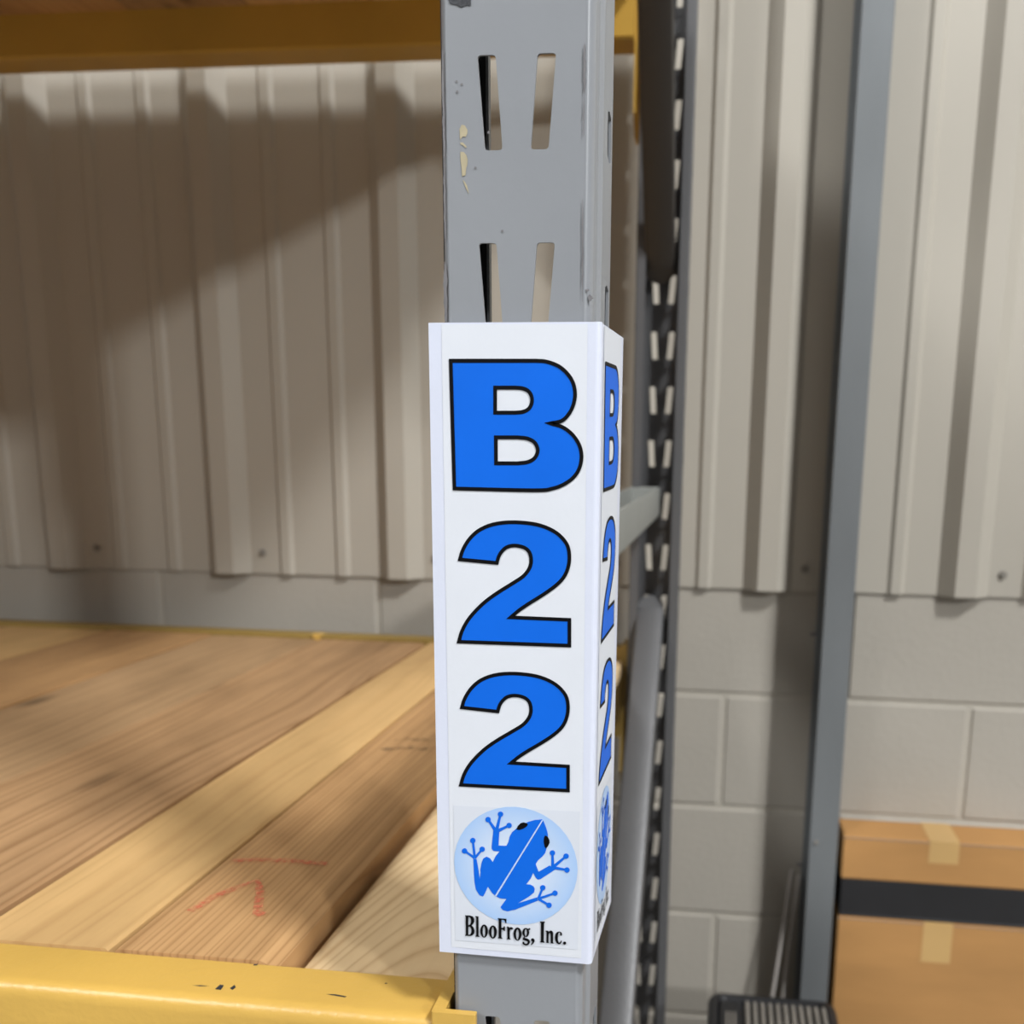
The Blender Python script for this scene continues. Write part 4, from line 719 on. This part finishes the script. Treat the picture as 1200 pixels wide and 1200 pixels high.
def print_side(mp, out, tag):
    e = .00022
    paper = sheet('printed_sheet', [[(-.0452, -.1482), (.0438, -.1480), (.0452, -.5575), (-.0448, -.5565)]], mp(e), M_paper, sign, out)
    paper['label'] = 'white paper sheet with the printing on the %s flap' % tag
    sheet('logo_backing', [[(-.0420, -.4540), (.0430, -.4530), (.0427, -.5512), (-.0420, -.5512)]], mp(2 * e), M_paper2, paper, out)
    for key in ('B', '2a', '2b'):
        L = [mm(l) for l in TR[key]]
        nm = 'letter_b' if key == 'B' else 'digit_two'
        sheet(nm, L, mp(2 * e), M_blue, paper, out)
        stroke(nm + '_outline', L, .00115, mp(3 * e), M_black, paper, out)
    cx, cz, cr = [v / 1000.0 for v in TR['circ']]
    b = MB(); to3 = mp(3 * e)
    c0 = b.v(to3(cx, cz)); R = 5; K = 40; rings = []
    for r in range(1, R + 1):
        rings.append([b.v(to3(cx + cr * r / R * math.cos(2 * PI * k / K), cz + cr * r / R * math.sin(2 * PI * k / K))) for k in range(K)])
    for k in range(K):
        b.bm.faces.new([c0, rings[0][k], rings[0][(k + 1) % K]])
        for r in range(R - 1): b.bm.faces.new([rings[r][k], rings[r + 1][k], rings[r + 1][(k + 1) % K], rings[r][(k + 1) % K]])
    b.bm.normal_update()
    for f in b.bm.faces:
        if f.normal.dot(Vector(out)) < 0: f.normal_flip()
    d = b.build('logo_roundel', M_disc, paper, recalc=False)
    at = d.data.attributes.new('print_uv', 'FLOAT_VECTOR', 'POINT')
    for i, vtx in enumerate(d.data.vertices):
        if i == 0: rr = 0.0
        else: rr = ((i - 1) // K + 1) / R
        at.data[i].vector = (rr, 0, 0)
    sheet('logo_frog', [mm(TR['body'][0])], mp(4 * e), M_blue, paper, out)
    for i in range(0, len(TR['fingers']), 2):
        sheet('logo_frog_toe', [mm(TR['fingers'][i])], mp((4.15 + .02 * i) * e), M_blue, paper, out)
        sheet('logo_frog_toe_pad', [mm(TR['fingers'][i + 1])], mp(4.8 * e), M_blue, paper, out)
    for l in TR['eyes']: sheet('logo_frog_eye', [mm(l)], mp(5 * e), M_black, paper, out)
    sheet('logo_back_line', [mm(TR['line'][0])], mp(5 * e), M_white, paper, out)
    b = MB()
    for gl in TR['text']: b.fill([mm(l) for l in gl], mp(5 * e))
    b.bm.normal_update()
    for f in b.bm.faces:
        if f.normal.dot(Vector(out)) < 0: f.normal_flip()
    b.build('company_lettering', M_black, paper, recalc=False)
print_side(front_map, (0, -1, 0), 'front')
print_side(side_map, (1, 0, 0), 'side')

# ================================================================ steel column by the wall, right
col = thing('steel_column', (.366, 1.435, ZF), 'narrow galvanised grey steel column standing against the wall at the right', 'column')
b = MB(); b.box(.336, .394, 1.388, 1.3945, ZF + .012, 5.6, .0015); b.build('front_flange', M_galv, col)
b = MB(); b.box(.362, .368, 1.3945, 1.480, ZF + .012, 5.6); b.build('web', M_galv, col)
b = MB(); b.box(.332, .398, 1.480, 1.4865, ZF + .012, 5.6, .0015); b.build('rear_flange', M_galv, col)
b = MB(); b.box(.315, .400, 1.37, 1.49, ZF, ZF + .012, .003); b.build('base_plate', M_galv, col)
b = MB(); b.tube([(.350, 1.3885, -1.02), (.350, 1.383, -1.02)], .004, 8); b.build('bolt', M_screw, col)
b = MB(); b.tube([(.3365, 1.4835, -.595), (.322, 1.4835, -.597)], .004, 6); b.tube([(.3365, 1.4835, -1.112), (.322, 1.4835, -1.114)], .004, 6); b.build('bracket_screw', M_steel, col)
# thin conduit leaning off the column
b = MB(); b.tube([(.3085, 1.455, -1.115), (.300, 1.45, -1.22), (.281, 1.43, -1.40), (.262, 1.41, -1.75), (.255, 1.40, ZF + .006)], .0042, 8)
cb = b.build('cable', M_cable, None, base=(.255, 1.40, ZF)); set_props(cb, 'thin grey cable hanging from beside the steel column down behind the black bin', 'cable')
b = MB(); b.tube([(.326, 1.462, -1.13), (.318, 1.45, -1.22), (.304, 1.43, -1.40), (.290, 1.41, -1.75), (.285, 1.40, ZF + .006)], .0036, 8)
cb = b.build('cable', M_cable, None, base=(.285, 1.40, ZF)); set_props(cb, 'second thin grey cable, nearer the steel column than its twin', 'cable')

# ================================================================ black bin with ribbed top
ZL = -1.30
bx0, bx1, by0, by1 = .138, .392, .915, 1.252
binn = thing('plastic_bin', ((bx0 + bx1) / 2, (by0 + by1) / 2, ZF), 'black plastic bin with a ribbed lid in the bottom right corner by the wall', 'bin')
def rrect(x0, x1, y0, y1, r, n=5):
    out = []
    for cx, cy, a0 in ((x1 - r, y1 - r, 0), (x0 + r, y1 - r, PI / 2), (x0 + r, y0 + r, PI), (x1 - r, y0 + r, 1.5 * PI)):
        for i in range(n + 1):
            a = a0 + PI / 2 * i / n; out.append((cx + r * math.cos(a), cy + r * math.sin(a)))
    return out
def loft(levels, name, mat, parent, cap_top=True, cap_bot=True):
    b = MB(); rings = []
    for z, ins, r in levels: rings.append([b.v((x, y, z)) for x, y in rrect(bx0 + ins, bx1 - ins, by0 + ins, by1 - ins, r)])
    n = len(rings[0])
    for i in range(len(rings) - 1):
        for k in range(n): b.bm.faces.new([rings[i][k], rings[i][(k + 1) % n], rings[i + 1][(k + 1) % n], rings[i + 1][k]])
    if cap_bot: b.bm.faces.new(rings[0][::-1])
    if cap_top: b.bm.faces.new(rings[-1])
    return b.build(name, mat, parent, smooth=40)
loft([(ZF, .035, .03), (ZL - .06, .010, .03)], 'bin_body', M_dark, binn)
lid = loft([(ZL - .062, .002, .03), (ZL - .012, .0, .03), (ZL - .003, .004, .028), (ZL, .012, .022), (ZL, .018, .02), (ZL - .010, .022, .018)], 'lid', M_dark, binn)
for i in range(11):
    x = .2115 + i * .0150
    b = MB(); b.box(x, x + .0088, by0 + .03, by1 - .028, ZL - .012, ZL - .001, .0022)
    b.build('rib', M_rib, lid)
b = MB(); b.box(.160, .205, by0 + .03, by1 - .03, ZL - .012, ZL - .002, .004); hd = b.build('handle_block', M_dark, lid)
b = MB()
for k in range(3): b.box(.173 + k * .008, .177 + k * .008, by1 - .135, by1 - .075, ZL - .0025, ZL + .001, .001)
b.build('handle_glint_bars', M_rib, hd)  # pale bars stand in for a glint on the handle

# ================================================================ cardboard boxes beyond the column
def carton(x0, x1, y0, y1, z0, z1, label):
    t = thing('cardboard_box', ((x0 + x1) / 2, (y0 + y1) / 2, z0), label, 'box', None)
    b = MB(); b.box(x0, x1, y0, y1, z0, z1, .004, 2); b.build('carton', M_card, t)
    b = MB(); xm = (x0 + x1) / 2
    b.box(xm - .03, xm + .03, y0 - .0008, y1 + .0008, z1 - min(.09, (z1 - z0) * .5), z1 + .0008); b.build('packing_tape', M_tape, t)
    b = MB(); b.box(x0 - .0004, x1 + .0004, y0 - .0006, y0 + .002, z1 - .0045, z1 - .003); b.build('flap_seam', M_wear, t)
    return t
carton(.404, .83, 1.392, 1.498, ZF, -1.70, 'large flat brown cardboard box standing on the floor beside the steel column')
carton(.406, .82, 1.394, 1.499, -1.6985, -1.187, 'brown cardboard box under the black tray, beside the steel column')
tr_ = thing('plastic_tray', (.61, 1.446, -1.1855), 'narrow black plastic tray between two cardboard boxes at the right edge', 'tray')
b = MB(); b.box(.408, .80, 1.396, 1.497, -1.1855, -1.1800, .001)
b.build('tray_base', M_dark, tr_)
b = MB(); b.box(.408, .80, 1.396, 1.402, -1.1803, -1.102, .001); b.build('tray_side', M_dark, tr_)
b = MB(); b.box(.408, .80, 1.491, 1.497, -1.1803, -1.102, .001); b.build('tray_side', M_dark, tr_)
b = MB(); b.box(.408, .414, 1.4023, 1.4907, -1.1803, -1.102, .001); b.build('tray_side', M_dark, tr_)
b = MB(); b.box(.794, .80, 1.4023, 1.4907, -1.1803, -1.102, .001); b.build('tray_side', M_dark, tr_)
carton(.406, .815, 1.393, 1.498, -1.1005, -1.005, 'shallow brown cardboard box lying on the black tray')

# the renderer reads these once
bpy.context.view_layer.update()
